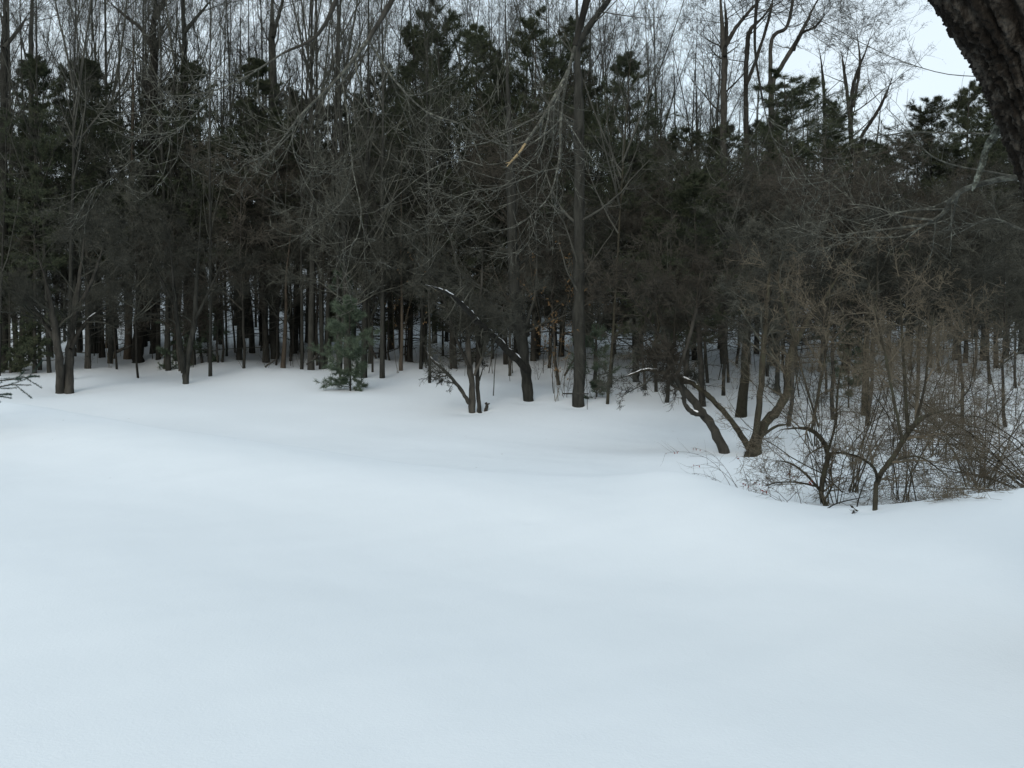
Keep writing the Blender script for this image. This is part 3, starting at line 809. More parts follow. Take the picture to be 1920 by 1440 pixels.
BUSH = [dict(per=8, t0=0.3, ang=50, length=0.55, fall=0.2, k=6, wig=0.15, rr=0.5, tip=0.3, rmin=0.0032, grav=-0.02),
        dict(per=8, t0=0.1, ang=48, ratio=0.55, k=4, wig=0.2, rr=0.6, tip=0.4, rmin=0.0024),
        dict(per=6, t0=0.1, ang=48, ratio=0.55, k=3, wig=0.2, rr=0.7, tip=0.5, rmin=0.0019)]
b = foot(1641, 957); d = b[1]
limbs = [trace([(1640, 960, 5), (1643, 915, 4.6), (1651, 888, 5), (1680, 850, 5), (1700, 815, 5.5), (1716, 795, 5), (1745, 776, 4), (1790, 765, 3), (1835, 752, 2)], d, 0.3, 22),
         trace([(1645, 903, 3.4), (1640, 880, 3), (1620, 862, 2.5), (1596, 852, 2), (1570, 850, 1.2)], d, -0.2, 12, sink=False),
         trace([(1702, 812, 4), (1699, 760, 3.4), (1695, 690, 3), (1690, 600, 2.2), (1684, 480, 1.2)], d, 0.3, 14, sink=False),
         trace([(1692, 828, 3), (1672, 730, 2.6), (1650, 620, 2), (1620, 500, 1.3)], d, -0.3, 14, sink=False),
         trace([(1683, 860, 2.2), (1722, 856, 1.9), (1758, 878, 1.2), (1790, 905, 0.9)], d, -0.2, 12, sink=False),
         trace([(1716, 795, 3), (1735, 720, 2.4), (1742, 640, 1.8), (1760, 540, 1.2)], d, 0.2, 12, sink=False),
         trace([(1650, 895, 2.4), (1668, 872, 2), (1690, 866, 1.5), (1715, 880, 1)], d, 0.4, 10, sink=False)]
hero('y_shaped_shrub', 'small Y-shaped shrub tree at the dip in the snow bank, single thin foot', 'shrub', b, limbs, 'olive', 'twig_tan', 120,
     [dict(BUSH[0], per=8, length=0.42, t0=0.25)] + BUSH[1:], 8)
b = foot(1547, 948); d = b[1]
limbs = [trace([(1549, 950, 5.2), (1540, 925, 4.8), (1545, 890, 5), (1552, 856, 5), (1545, 830, 4.8), (1520, 806, 3.8), (1490, 803, 2.6), (1460, 808, 1.8), (1438, 828, 1.2)], d, -0.2, 20),
         trace([(1539, 922, 2.8), (1512, 890, 2.2), (1480, 868, 1.7), (1440, 862, 1)], d, -0.4, 12, sink=False),
         trace([(1522, 806, 3), (1534, 740, 2.8), (1545, 680, 2.4), (1554, 600, 1.9), (1560, 480, 1.2)], d, 0.2, 14, sink=False),
         trace([(1548, 860, 2.8), (1565, 800, 2.4), (1572, 720, 2), (1590, 620, 1.4)], d, 0.4, 12, sink=False),
         trace([(1545, 940, 2.2), (1560, 910, 1.9), (1558, 880, 1.6), (1572, 840, 1.2)], d, 0.1, 10, sink=False),
         trace([(1540, 915, 2), (1500, 905, 1.6), (1455, 905, 1.2), (1425, 918, 0.8)], d, -0.5, 10, sink=False),
         trace([(1552, 850, 2.4), (1590, 850, 1.8), (1615, 870, 1.2)], d, 0.3, 10, sink=False),
         trace([(1535, 800, 2), (1505, 700, 1.7), (1480, 600, 1.2), (1470, 520, 0.8)], d, 0.3, 12, sink=False)]
hero('domed_shrub', 'tan domed shrub with a short leaning foot, left of the Y-shaped shrub', 'shrub', b, limbs, 'olive', 'twig_tan', 121,
     [dict(BUSH[0], per=11, length=0.42, t0=0.2, grav=-0.04)] + BUSH[1:], 8)

def thicket(name, label, px, d, n, seed, spread, hgt, lean, droop, twig='twig_tan', lv=BUSH, r=0.011, group=None):
    rng = np.random.default_rng(seed)
    b_ = np.array(at(px, d))
    o = thing(name, label, 'bush', b_, group)
    p, r_ = rise(n, rng, b_, spread, hgt, r, 10, lean, droop, 0.13)
    p[:, 1:, 2] = np.maximum(p[:, 1:, 2], ground_z(p[:, 1:, 0], p[:, 1:, 1]) + 0.03)
    part('stems', Geo().tubes(p, r_, 5).mesh('stems', M['olive'], b_), o)
    c = Geo(); q, rr = p, r_
    for i, kw in enumerate(lv):
        q, rr = grow(rng, q, rr, **kw)
        q[..., 2] = np.maximum(q[..., 2], ground_z(q[..., 0], q[..., 1]) + 0.01)
        c.tubes(q, rr, 3)
    part('crown', c.mesh('crown', M[twig], b_), o)
    return o
thicket('arching_bush', 'dense bush of arching twigs spilling over the snow bank at the right edge', 1965, 10.8, 26, 130, 0.55, 2.3, (-0.5, 0.1), -0.13, 'twig_tan',
        lv=[dict(BUSH[0], per=9, length=0.6)] + BUSH[1:])
thicket('arching_bush', 'olive bush of arching twigs behind the one spilling over the bank', 1840, 13.5, 18, 131, 0.5, 2.6, (0, 0), -0.07)
thicket('arching_bush', 'thin-stemmed bush between the two shrub trees, upright shoots above', 1600, 12.8, 8, 132, 0.5, 2.3, (0, 0), -0.0,
        lv=[dict(BUSH[0], per=6, length=0.5)] + BUSH[1:2] + [dict(BUSH[2], per=4)])
thicket('arching_bush', 'loose bush on the low snow behind the Y-shaped shrub', 1755, 16.5, 14, 133, 0.45, 2.4, (0, 0), -0.05,
        lv=[dict(BUSH[0], per=7, length=0.6)] + BUSH[1:])
thicket('arching_bush', 'bare bush behind the forked apple tree, half way to the slope', 1530, 19, 7, 134, 0.45, 2.6, (0, 0), -0.04, 'twig',
        lv=[dict(BUSH[0], per=7, length=0.7)] + BUSH[1:])

thicket('upright_bush', 'clump of tall thin upright tan shoots behind the Y-shaped shrub', 1690, 12.0, 12, 135, 0.16, 3.3, (0, 0), 0.0,
        lv=[dict(BUSH[0], per=7, length=0.5, ang=34, grav=0.06)] + BUSH[1:2] + [dict(BUSH[2], per=3)], r=0.008)
thicket('upright_bush', 'clump of upright tan shoots left of the tall shoots, behind the domed shrub', 1560, 11.6, 8, 136, 0.16, 2.8, (0, 0), 0.0,
        lv=[dict(BUSH[0], per=6, length=0.45, ang=34, grav=0.06)] + BUSH[1:2] + [dict(BUSH[2], per=3)], r=0.007)

# ------------------------------------------------------------------ young conifers
def conifer(name, label, px, py, h, seed, lmax, needle, nb, nl, nw, per, first=0.04, dens=1.0, top=0.8, d=None, droop=0.0):
    b_ = G(px, py) if d is None else np.array(at(px, d))
    pr = proto_pine(seed, h, max(0.02, h * 0.011), first, nb, lmax, False, needle, nl, nw, per, dens, droop, top)
    o = thing(name, label, 'young pine', b_)
    for nm, me in zip(('trunk', 'branches', 'crown'), pr):
        part(nm, me, o)
    return o
conifer('young_white_pine', 'young white pine with soft green needles standing forward on the snow', 657, 733, 2.7, 301, 1.1, 'needle_green', 50, 0.13, 0.009, 9, 0.06, 1.0)
conifer('young_white_pine', 'taller pale green pine just behind the young white pine', 640, 700, 3.6, 302, 0.85, 'needle_green', 26, 0.13, 0.008, 5, 0.38, 0.9)
conifer('young_white_pine', 'low green pine seedling round the foot of the small forked tree', 330, 690, 1.7, 303, 1.1, 'needle_green', 26, 0.12, 0.012, 8, 0.1, 0.8)
conifer('young_white_pine', 'young pine right of the small forked tree, sparse lower boughs', 390, 680, 2.2, 304, 0.9, 'needle_green', 26, 0.12, 0.012, 7, 0.15, 0.8)
conifer('young_white_pine', 'young pine around the foot of the big upright tree', 1118, 745, 2.0, 305, 0.9, 'needle_green', 26, 0.12, 0.012, 8, 0.15, 0.8)
conifer('young_white_pine', 'young pine among the bushes before the straight mossy trunk', 1590, 765, 2.0, 306, 0.8, 'needle_green', 26, 0.11, 0.012, 8, 0.3, 0.8)
conifer('dark_hemlock', 'low dark evergreen at the left edge, boughs to the ground', 20, 700, 4.0, 307, 2.0, 'needle', 50, 0.12, 0.02, 9, 0.05, 1.0)
conifer('dark_hemlock', 'dark evergreen filling the shade under the arching snow-topped limb', 1230, 735, 5.0, 308, 1.9, 'needle', 46, 0.12, 0.02, 6, 0.3, 0.9)

# spruce at the left edge, only its branch tips reach into the picture
def spruce():
    rng = np.random.default_rng(77)
    d = 15.5
    b_ = np.array(at(-190, d))
    o = thing('blue_spruce', 'blue-green spruce outside the left edge, one bough reaching over the snow', 'spruce tree', b_)
    T, R = up_line(rng, 5.0, 0.08, 0.01)
    part('trunk', Geo().tubes(T, R, 9).mesh('trunk', M['dark']), o)
    b1, r1 = grow(rng, T, R, 60, 0.05, 0.98, 80, 8, 0.5, 0.15, 0.0, 6, 0.04, -0.01, 0.25, 0.3, 0.007, length=1.5)
    tt = np.clip(b1[:, 0, 2] / 5.0, 0, 1)
    b1 = b1[:, :1] + (b1 - b1[:, :1]) * (1.02 - tt)[:, None, None]
    bb = [np.array([P(-185, 700, d), P(-100, 712, d - .2), P(-40, 716, d - .3), P(20, 712, d - .3), P(62, 705, d - .3)]) - b_,
          np.array([P(-185, 715, d), P(-100, 728, d - .3), P(-40, 732, d - .5), P(10, 722, d - .6), P(58, 722, d - .6)]) - b_,
          np.array([P(-185, 725, d), P(-100, 738, d - .4), P(-60, 744, d - .5), P(-20, 742, d - .6), P(16, 738, d - .6)]) - b_]
    hb = np.stack([spline(x, np.linspace(0.018, 0.005, 5), 6)[0] for x in bb]); hr = np.stack([np.linspace(0.018, 0.005, 6)] * 3)
    b1 = np.concatenate([hb, b1]); r1 = np.concatenate([hr, r1])
    b2, r2 = grow(rng, b1, r1, 9, 0.3, 1, 42, 6, 0.22, 0.25, 0.4, 4, 0.05, 0.02, 0.5, 0.4, 0.004, flat=0.9)
    part('branches', Geo().tubes(b1, r1, 4).tubes(b2, r2, 3).mesh('branches', M['dark']), o)
    c = Geo()
    for B, cnt in ((b2, 220), (b1[:, 2:], 420)):
        n, K, _ = B.shape
        pi = np.repeat(np.arange(n), cnt); t = rng.uniform(0, 1, n * cnt)
        f = np.minimum(t * (K - 1), K - 1.001); i = f.astype(int); a = (f - i)[:, None]
        p = B[pi, i] * (1 - a) + B[pi, i + 1] * a
        tg = unit(B[pi, i + 1] - B[pi, i])
        dd = unit(tg * 0.6 + rng.normal(0, 0.7, tg.shape))
        c.needles(p, dd, 0.030 * rng.uniform(0.7, 1.3, len(p)), 0.006, rng)
    part('crown', c.mesh('crown', M['spruce'], smooth=False), o)
spruce()

# ------------------------------------------------------------------ sapling with rust-coloured leaves, briars, fallen sticks
def leafy(name, label, px, py, h, seed, n_st, leaf, ln, per, lean=(0, 0), spread=0.15, cat='sapling', t0=0.35, twig='twig_tan', droop=0.0, r=0.008, only_tips=False):
    rng = np.random.default_rng(seed)
    b_ = G(px, py)
    o = thing(name, label, cat, b_)
    p, r_ = rise(n_st, rng, b_, spread, h, r, 9, lean, droop)
    p[:, 1:, 2] = np.maximum(p[:, 1:, 2], ground_z(p[:, 1:, 0], p[:, 1:, 1]) + 0.01)
    q, rr = grow(rng, p, r_, 7, 0.25, 1, 50, 10, 0.3, 0.3, 0.4, 5, 0.15, 0.0, 0.5, 0.3, 0.002)
    part('stems', Geo().tubes(p, r_, 5).tubes(q, rr, 3).mesh('stems', M[twig], b_), o)
    B = p if only_tips else q
    n, K, _ = B.shape
    pi = np.repeat(np.arange(n), per); t = rng.uniform(0.8 if only_tips else 0.2, 1, n * per)
    f = np.minimum(t * (K - 1), K - 1.001); i = f.astype(int); a = (f - i)[:, None]
    pp = B[pi, i] * (1 - a) + B[pi, i + 1] * a
    dd = unit(rng.normal(0, 0.7, pp.shape) + np.array([0, 0, -0.6]))
    part('leaves', Geo().leaves(pp, dd, ln * rng.uniform(0.6, 1.2, len(pp)), ln * 0.45, rng).mesh('leaves', M[leaf], b_, False), o)
    return o
leafy('beech_sapling', 'sapling still holding rust-coloured leaves left of the big upright tree', 1044, 752, 4.3, 401, 5, 'leaf_dry', 0.08, 8)
leafy('beech_sapling', 'small sapling with a few brown leaves in front of the leaning grey tree', 1058, 742, 2.4, 402, 3, 'leaf_dry', 0.07, 4)
leafy('oak_sapling', 'tall sapling with sparse orange-brown leaves above the double-trunked tree', 205, 690, 6.5, 403, 3, 'leaf_dry', 0.085, 3)
leafy('oak_sapling', 'sapling with dull brown leaves left of the many-stemmed tree', 745, 700, 5.0, 404, 3, 'leaf_dry', 0.08, 5)
leafy('red_briar', 'thin briar with small red leaves on the snow mound before the leaning apple tree', 1385, 915, 1.0, 405, 6, 'leaf_red', 0.035, 4, (-0.8, 0.1), 0.35, 'briar', twig='twig_red', droop=-0.14, r=0.004, only_tips=True)
leafy('red_briar', 'little red-leaved briar at the left foot of the domed shrub', 1490, 945, 0.5, 406, 5, 'leaf_red', 0.035, 4, (-0.4, 0), 0.4, 'briar', twig='twig_red', droop=-0.1, r=0.0035, only_tips=True)
leafy('red_briar', 'dark curled dead leaf on a short stalk before the Y-shaped shrub', 1600, 963, 0.12, 407, 2, 'twig_red', 0.05, 3, (0.1, 0), 0.2, 'briar', twig='twig_red', r=0.0035, only_tips=True)

def stick(label, pts, d, seed, bark='dark'):
    w = trace(pts, d, 0.3, 12, sink=False)
    hero('fallen_stick', label, 'fallen stick', w[0][0], [w], bark, 'twig', seed, [dict(per=4, t0=0.2, ang=50, length=0.3, k=4, rr=0.5, tip=0.3, rmin=0.003)], 6)
stick('dark stick leaning on the snow between the pale tan trunk and the young white pine', [(575, 683, 2), (590, 672, 2.6), (602, 660, 2.6)], 31, 501)
stick('short dark stick lying left of the pale tan trunk', [(497, 688, 1.6), (508, 680, 2), (520, 673, 1.6)], 33, 502)
stick('dark fallen log in the hollow behind the tan-sided trunk', [(218, 660, 3), (235, 652, 3.4), (250, 646, 2.6)], 37, 503)
stick('thin bare stick lying flat across the foot of the big upright tree', [(1055, 738, 1.3), (1085, 738, 1.6), (1110, 739, 1.2)], 22.6, 504)
stick('thin leaning cane between the two shrub trees', [(1605, 957, 1.4), (1615, 920, 1.3), (1632, 880, 1)], 9.3, 505)
stick('bare briar cane lying low from the domed shrub towards the Y-shaped shrub', [(1548, 955, 1.2), (1575, 942, 1.3), (1632, 930, 0.9)], 9.2, 506)

stick('dead pole leaning right among the trunks behind the small forked tree', [(302, 668, 2.6), (345, 615, 2.4), (392, 555, 1.6)], 38, 507)
stick('dead pole leaning left in the thick of the straight stand', [(458, 656, 2.4), (444, 600, 2.2), (428, 535, 1.4)], 38.5, 508)
stick('dead pole leaning left behind the reddish low trunk', [(706, 672, 2.6), (682, 628, 2.2), (652, 575, 1.4)], 34, 509)
stick('dead pole leaning right behind the big upright tree', [(1058, 705, 2.4), (1088, 655, 2.2), (1124, 596, 1.4)], 31, 510)

# thin bare saplings and weeds at the wood's edge
def proto_sapling(seed, h, r, n, spread, dens):
    rng = np.random.default_rng(seed)
    p, r_ = rise(n, rng, np.zeros(3), spread, h, r, 8, (0, 0), 0.02)
    q, rr = grow(rng, p, r_, 10 * dens, 0.25, 1, 48, 10, 0.32, 0.3, 0.4, 5, 0.12, 0.04, 0.5, 0.3, 0.003)
    s, ss = grow(rng, q, rr, 5 * dens, 0.2, 1, 45, 10, 0.45, 0.3, 0.4, 3, 0.15, 0.02, 0.6, 0.4, 0.0026)
    return Geo().tubes(p, r_, 5).mesh('stems', M['twig_grey']), Geo().tubes(q, rr, 3).tubes(s, ss, 3).mesh('twigs', M['twig'])
SAP = [proto_sapling(601, 2.6, 0.014, 1, 0.08, 1.0), proto_sapling(602, 3.4, 0.016, 1, 0.06, 1.0), proto_sapling(603, 1.3, 0.007, 4, 0.3, 0.8), proto_sapling(604, 4.2, 0.018, 2, 0.1, 1.0)]
def sapling(px, py, k, label, group, s=1.0):
    o = thing('bare_sapling', label, 'sapling', G(px, py), group)
    o.rotation_euler = (0, 0, rngs.uniform(0, 6.28)); o.scale = (s, s, s)
    part('stems', SAP[k][0], o); part('twigs', SAP[k][1], o)
for px, py, k in [(822, 715, 0), (925, 742, 1), (955, 715, 0), (1010, 712, 2), (1018, 700, 1), (1037, 738, 1), (1047, 722, 0), (1060, 745, 2), (1098, 768, 0), (1115, 748, 2), (1122, 744, 0), (965, 700, 3), (915, 700, 3), (885, 690, 1), (870, 705, 0), (845, 690, 1), (790, 690, 3), (765, 680, 1)]:
    sapling(px, py, k, 'thin bare sapling on the snow around the many-stemmed and big upright trees', 'thin saplings in the middle', rngs.uniform(0.8, 1.1))
for px, py, k in [(395, 662, 2), (440, 655, 1), (500, 690, 2), (520, 683, 2), (545, 686, 1), (565, 688, 2), (620, 672, 1), (455, 690, 2), (310, 655, 1), (345, 660, 3), (402, 650, 3), (225, 668, 0), (205, 665, 1), (180, 668, 3)]:
    sapling(px, py, k, 'thin bare sapling among the straight trunks of the left stand', 'thin saplings on the left', rngs.uniform(0.7, 1.0))
for n in range(22):
    px = rngs.uniform(1480, 1930); py = rngs.uniform(640, 780)
    sapling(px, py, int(rngs.integers(0, 4)), 'thin bare sapling on the slope behind the right-hand bushes', 'thin saplings on the right slope', rngs.uniform(0.8, 1.3))
for n in range(10):
    sapling(rngs.uniform(1170, 1480), rngs.uniform(690, 760), int(rngs.integers(0, 4)), 'thin bare sapling in shade behind the apple trees', 'thin saplings behind the apple trees', rngs.uniform(0.8, 1.2))

for n in range(22):
    sapling(rngs.uniform(0, 640), rngs.uniform(652, 692), int(rngs.choice([0, 0, 1, 2, 3])), 'thin bare brush stem between the trunks of the left stand', 'brush between the left trunks', rngs.uniform(0.6, 1.0))

# bits of twig, bark and bud scale blown onto the snow
def litter():
    rng = np.random.default_rng(66)
    n = 60
    px = rng.uniform(-100, 2020, n); d = 25 - 14 * rng.random(n) ** 1.6
    x = (px - 960) / F * d
    z = ground_z(x, d) + 0.003
    ln = rng.uniform(0.004, 0.016, n) * (1 + d / 9) * np.where(rng.random(n) < 0.12, 2.5, 1)
    an = rng.uniform(0, 6.28, n)
    dv = np.stack([np.cos(an), np.sin(an), rng.normal(0, 0.1, n)], 1) * ln[:, None]
    p0 = np.stack([x, d, z], 1)
    pts = np.stack([p0, p0 + dv * 0.5 + rng.normal(0, 0.1, (n, 3)) * ln[:, None] * np.array([1, 1, 0.2]), p0 + dv], 1)
    o = bpy.data.objects.new('twig_litter', Geo().tubes(pts, np.full((n, 3), 0.0011) * rng.uniform(0.6, 1.6, (n, 1)), 3).mesh('twig_litter', M['twig']))
    COL.objects.link(o)
    tag(o, 'tiny bits of twig and bark scattered over the snow', 'litter', None, 'stuff')
litter()

# ------------------------------------------------------------------ the leaning foreground maple: trunk at the right, limbs overhead, boughs drooping into view
def maple():
    rng = np.random.default_rng(900)
    d = 4.6
    # axis in pixels with half widths, from the ground (outside the frame) to the top
    ax = [(2350, 1260, 150), (2270, 1000, 135), (2180, 700, 122), (2078, 420, 113), (2012, 240, 108), (1950, 90, 106), (1880, -20, 104), (1762, -200, 98), (1640, -420, 92), (1590, -650, 80)]
    C = [P(a, b_, d) for a, b_, _ in ax]
    R = [w * d / F for _, _, w in ax]
    base = np.array([C[0][0], C[0][1], float(ground_z(C[0][0], C[0][1]))])
    C[0] = base - np.array([0, 0, 0.1])
    K, S = 620, 320
    p, r = spline(C, R, K)
    tg = unit(np.gradient(p, axis=0))
    u = unit(np.cross(tg, np.array([0, 1.0, 0]))); w = np.cross(u, tg)
    th = np.linspace(0, 2 * math.pi, S, endpoint=False)
    L = np.concatenate([[0], np.cumsum(np.linalg.norm(np.diff(p, axis=0), axis=1))])
    TH, LL = np.meshgrid(th, L)
    def lattice(nt, nl, seed):
        g_ = np.random.default_rng(seed).random((nt, nl + 2))
        a_ = TH / (2 * math.pi) * nt; b_ = np.clip(LL / L[-1], 0, 0.99999) * nl
        ia, ib = a_.astype(int), b_.astype(int); fa, fb = a_ - ia, b_ - ib
        fa = fa * fa * (3 - 2 * fa); fb = fb * fb * (3 - 2 * fb); ja = (ia + 1) % nt; ia = ia % nt
        return (g_[ia, ib] * (1 - fa) + g_[ja, ib] * fa) * (1 - fb) + (g_[ia, ib + 1] * (1 - fa) + g_[ja, ib + 1] * fa) * fb
    warp = 1.5 * (lattice(9, 26, 1) - 0.5) + 0.8 * (lattice(24, 60, 2) - 0.5)
    rid = np.clip(np.abs(np.sin(13 * TH + 2.6 * warp)) * 1.25, 0, 1) ** 0.8          # long plates between deep furrows
    brk = np.clip(np.abs(lattice(34, 90, 3) - 0.5) * 5, 0, 1)                          # plates broken across
    fine = lattice(110, 300, 4); fine2 = lattice(160, 520, 5)
    disp = 0.036 * rid * (0.75 + 0.25 * brk) + 0.024 * fine * rid + 0.014 * fine2
    lump = 0.014 * np.sin(2 * TH + LL * 1.7) + 0.010 * np.sin(3 * TH - LL * 2.6)
    rr = r[:, None] * 0.84 + disp + lump
    V = p[:, None, :] + rr[..., None] * (np.cos(TH)[..., None] * u[:, None, :] + np.sin(TH)[..., None] * w[:, None, :])
    i = np.arange(K - 1)[:, None] * S; j = np.arange(S)[None, :]; j2 = (j + 1) % S
    q = np.stack([i + j, i + j2, i + S + j2, i + S + j], -1).reshape(-1, 4)
    o = thing('leaning_maple', 'big dark rough-barked maple leaning in at the upper right, lichened boughs drooping', 'maple tree', base)
    part('trunk', Geo().raw(V.reshape(-1, 3), q).mesh('trunk', M['maple'], base), o)
    # limbs overhead, out of the picture, that carry the drooping boughs
    def limb(pts, ws, nm='limb', mat='dark', k=18, sides=9):
        a, b_ = spline(pts, ws, k)
        part(nm, Geo().tubes(a[None], b_[None], sides).mesh(nm, M[mat], base), o)
        return a, b_
    top = p[int(K * 0.80)]
    A = limb([top, P(1400, -420, 6.0), P(1240, -250, 8.0), P(1130, -90, 9.2), P(1078, 85, 9.4)], [0.12, 0.09, 0.07, 0.045, 0.026])
    B_ = limb([p[int(K * 0.9)], P(1150, -520, 6.5), P(900, -330, 8.3), P(770, -90, 9.0), P(735, 0, 9.1), P(690, 75, 9.2)], [0.11, 0.08, 0.055, 0.032, 0.025, 0.019])
    C_ = limb([P(900, -330, 8.3), P(760, -190, 8.0), P(660, -60, 8.0), P(600, 60, 8.2), P(530, 100, 8.3)], [0.05, 0.035, 0.023, 0.015, 0.010])
    D_ = limb([P(1400, -420, 6.0), P(1440, -250, 7.0), P(1425, -60, 8.0), P(1415, 80, 8.2), P(1430, 190, 8.3)], [0.05, 0.03, 0.018, 0.011, 0.008])
    boughs = [
        # pts in px, depth, width factor
        ([(1078, 85, 4.5), (1062, 150, 4.2), (1052, 215, 4.4), (1050, 290, 4), (1042, 330, 3), (1030, 368, 2.4), (1000, 400, 2), (962, 427, 1.6), (908, 435, 0.8)], 9.4),
        ([(1060, 160, 3.2), (1034, 200, 2.4), (1033, 245, 2.2), (1010, 282, 2), (985, 312, 1.8), (950, 345, 1.5), (900, 375, 1), (845, 402, 0.7)], 9.5),
        ([(1048, 315, 1.6), (1015, 322, 1.5), (975, 338, 1.4), (930, 352, 1.2), (870, 362, 1), (800, 405, 0.6)], 9.4),
        ([(640, 140, 2.4), (652, 220, 2.1), (662, 320, 2), (677, 395, 1.8), (668, 448, 1.4), (640, 470, 0.8)], 9.2),
        ([(690, 75, 6.5), (640, 140, 4.6), (565, 215, 3), (512, 280, 2), (455, 310, 1)], 9.2),
        ([(560, 215, 2), (548, 250, 1.8), (556, 300, 1.5), (585, 310, 0.8)], 9.2),
        ([(530, 100, 3), (450, 150, 2.2), (380, 175, 1.6), (300, 182, 0.9)], 8.3),
        ([(400, 168, 1.6), (370, 210, 1.4), (325, 250, 1.1), (288, 262, 0.8)], 8.3),
        ([(1430, 190, 1.8), (1440, 230, 1.7), (1455, 272, 1.5), (1482, 297, 1.2), (1510, 272, 0.7)], 8.3),
        ([(690, 75, 4), (740, 150, 3), (800, 210, 2.6), (870, 235, 2.2), (890, 270, 2), (905, 310, 1.4)], 9.3),
        ([(905, 310, 1.4), (850, 300, 1.3), (790, 330, 1.1), (720, 390, 0.8)], 9.3),
        ([(1085, 300, 1.2), (1105, 350, 1.1), (1165, 270, 0.9), (1230, 270, 0.6)], 9.6),
    ]
    P1, R1 = [], []
    for pts, dd in boughs[:-1]:
        pts = [(x, y, w_ * 0.62) for x, y, w_ in pts]
        a, b_ = trace(pts, dd, 0.3, 16, sink=False)
        part('drooping_bough', Geo().tubes(a[None], b_[None], 6).mesh('drooping_bough', M['lichen'], base), o)
        P1.append(a); R1.append(b_)
    # broken bough showing raw yellow wood
    a, b_ = trace([(1066, 130, 3.4), (1040, 182, 3.3), (1010, 232, 3), (985, 268, 2.8)], 9.3, 0.1, 12, sink=False)
    br = part('broken_bough', Geo().tubes(a[None], b_[None], 6).mesh('broken_bough', M['lichen'], base), o)
    br['label'] = 'snapped bough with raw yellow wood'
    P1.append(a); R1.append(b_)
    a, b_ = trace([(986, 268, 2.4), (973, 287, 2.8), (960, 301, 2.0), (949, 314, 0.4)], 9.4, 0, 10, sink=False)
    a2, b2_ = trace([(970, 290, 1.2), (958, 303, 1.4), (948, 306, 0.4)], 9.36, 0, 10, sink=False)
    part('split_wood', Geo().tubes(a[None], b_[None], 5).tubes(a2[None], b2_[None], 5).mesh('split_wood', M['wood_raw'], base), br)
    # stub with pale lichen and the low twig spray by the trunk
    a, b_ = trace([(1885, 215, 9), (1860, 262, 7.2), (1848, 282, 5.6), (1843, 305, 6.6), (1834, 330, 5.2), (1827, 347, 4.6), (1823, 358, 1.5)], 5.0, 0.1, 26, sink=False)
    st = part('lichened_stub', Geo().tubes(a[None], b_[None] , 9).mesh('lichened_stub', M['lichen_pale'], base), o)
    st['label'] = 'broken stub crusted with pale green lichen'
    sp = []
    for pts, dd in [([(1960, 330, 6), (1880, 335, 5.5), (1815, 352, 5), (1790, 368, 5), (1772, 395, 4), (1745, 418, 3.2), (1700, 425, 2.2), (1640, 432, 1.6), (1560, 442, 0.8)], 5.6),
                    ([(1750, 412, 2.4), (1690, 405, 1.8), (1640, 388, 1.3), (1590, 382, 0.7)], 5.6),
                    ([(1765, 402, 2), (1700, 440, 1.5), (1640, 445, 1.1), (1530, 445, 0.6)], 5.6),
                    ([(1775, 392, 2), (1700, 395, 1.4), (1620, 415, 0.9)], 5.8),
                    ([(1990, 450, 3), (1920, 432, 2.2), (1860, 410, 1.7), (1800, 435, 1.2), (1765, 450, 0.7)], 6.0),
                    ([(1960, 250, 2), (1800, 250, 1.5), (1700, 248, 1.1), (1640, 260, 0.7)], 6.2),
                    ([(1850, 145, 0.9), (1760, 136, 0.8), (1660, 102, 0.7), (1560, 50, 0.6), (1490, 10, 0.4)], 6.5),
                    ([(1900, 330, 1.6), (1760, 300, 1.2), (1700, 240, 0.9), (1660, 200, 0.6)], 6.0)]:
        a, b_ = trace(pts, dd, 0.3, 16, sink=False)
        part('low_bough', Geo().tubes(a[None], b_[None], 6).mesh('low_bough', M['lichen'], base), o)
        sp.append((a, b_))
    c = Geo()
    q1, s1 = grow(rng, np.stack([resample(x, y)[0] for x, y in zip(P1, R1)]), np.stack([resample(x, y)[1] for x, y in zip(P1, R1)]), 11, 0.12, 1, 48, 12, 0.5, 0.4, 0.2, 8, 0.12, 0.02, 0.5, 0.3, 0.0030, length=0.8)
    # twigs dip then turn up at the tips as maple twigs do
    q1[:, :, 2] += 0.10 * (np.linspace(-1, 1, 8)[None, :] ** 2 - 1) * 1.0
    q1[:, 0, 2] += 0.0
    q2, s2 = grow(rng, q1, s1, 5, 0.2, 1, 48, 10, 0.42, 0.3, 0.3, 6, 0.1, 0.10, 0.7, 0.45, 0.003)
    q3, s3 = grow(rng, q2, s2, 2, 0.3, 1, 48, 10, 0.4, 0.3, 0.3, 4, 0.1, 0.12, 0.8, 0.6, 0.0026)
    c.tubes(q1, s1, 4).tubes(q2, s2, 3).tubes(q3, s3, 3)
    e1, f1 = grow(rng, np.stack([resample(*x)[0] for x in sp]), np.stack([resample(*x)[1] for x in sp]), 9, 0.3, 1, 45, 12, 0.5, 0.4, 0.2, 6, 0.10, 0.02, 0.5, 0.35, 0.0022, length=0.32)
    e2, f2 = grow(rng, e1, f1, 5, 0.2, 1, 48, 10, 0.4, 0.3, 0.3, 4, 0.12, 0.04, 0.7, 0.5, 0.0018)
    c.tubes(e1, f1, 3).tubes(e2, f2, 3)
    part('twigs', c.mesh('twigs', M['lichen'], base), o)

M['maple'] = material('rough_maple_bark', [(0.006, 0.005, 0.004), (0.013, 0.011, 0.009), (0.065, 0.060, 0.052)], 16, vary=0.0, bump=1.0, bscale=45, stretch=(1, 1, 0.5))
maple()

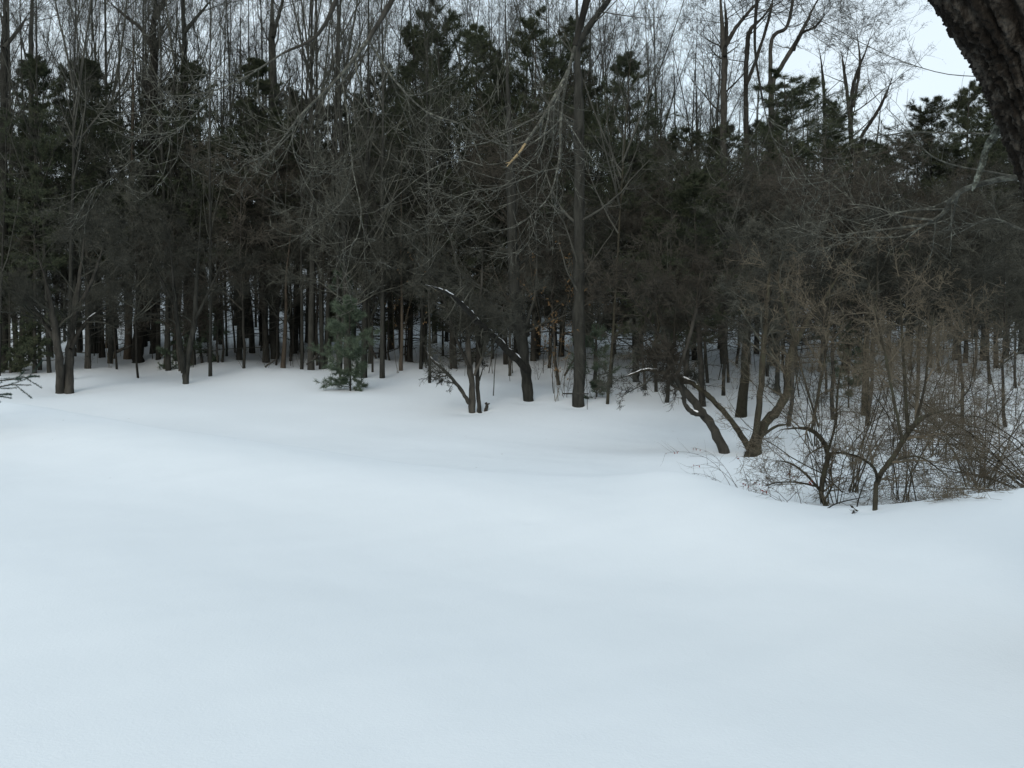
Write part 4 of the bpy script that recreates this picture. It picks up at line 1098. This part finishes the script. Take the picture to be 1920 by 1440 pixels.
# ------------------------------------------------------------------ members of the smaller groups: say which one, counted along the row
ORD = ['first', 'second', 'third', 'fourth', 'fifth', 'sixth', 'seventh', 'eighth', 'ninth', 'tenth', 'eleventh', 'twelfth']
groups = {}
for o in sc.objects:
    if o.parent is None and 'group' in o and 'label' in o:
        groups.setdefault(o['group'], []).append(o)
for gname, mem in groups.items():
    if 2 <= len(mem) <= 12 and len({m_['label'] for m_ in mem}) == 1:
        mem.sort(key=lambda m_: m_.location.x / m_.location.y)
        for n, m_ in enumerate(mem):
            m_['label'] = m_['label'] + ', ' + ORD[n] + ' from left'
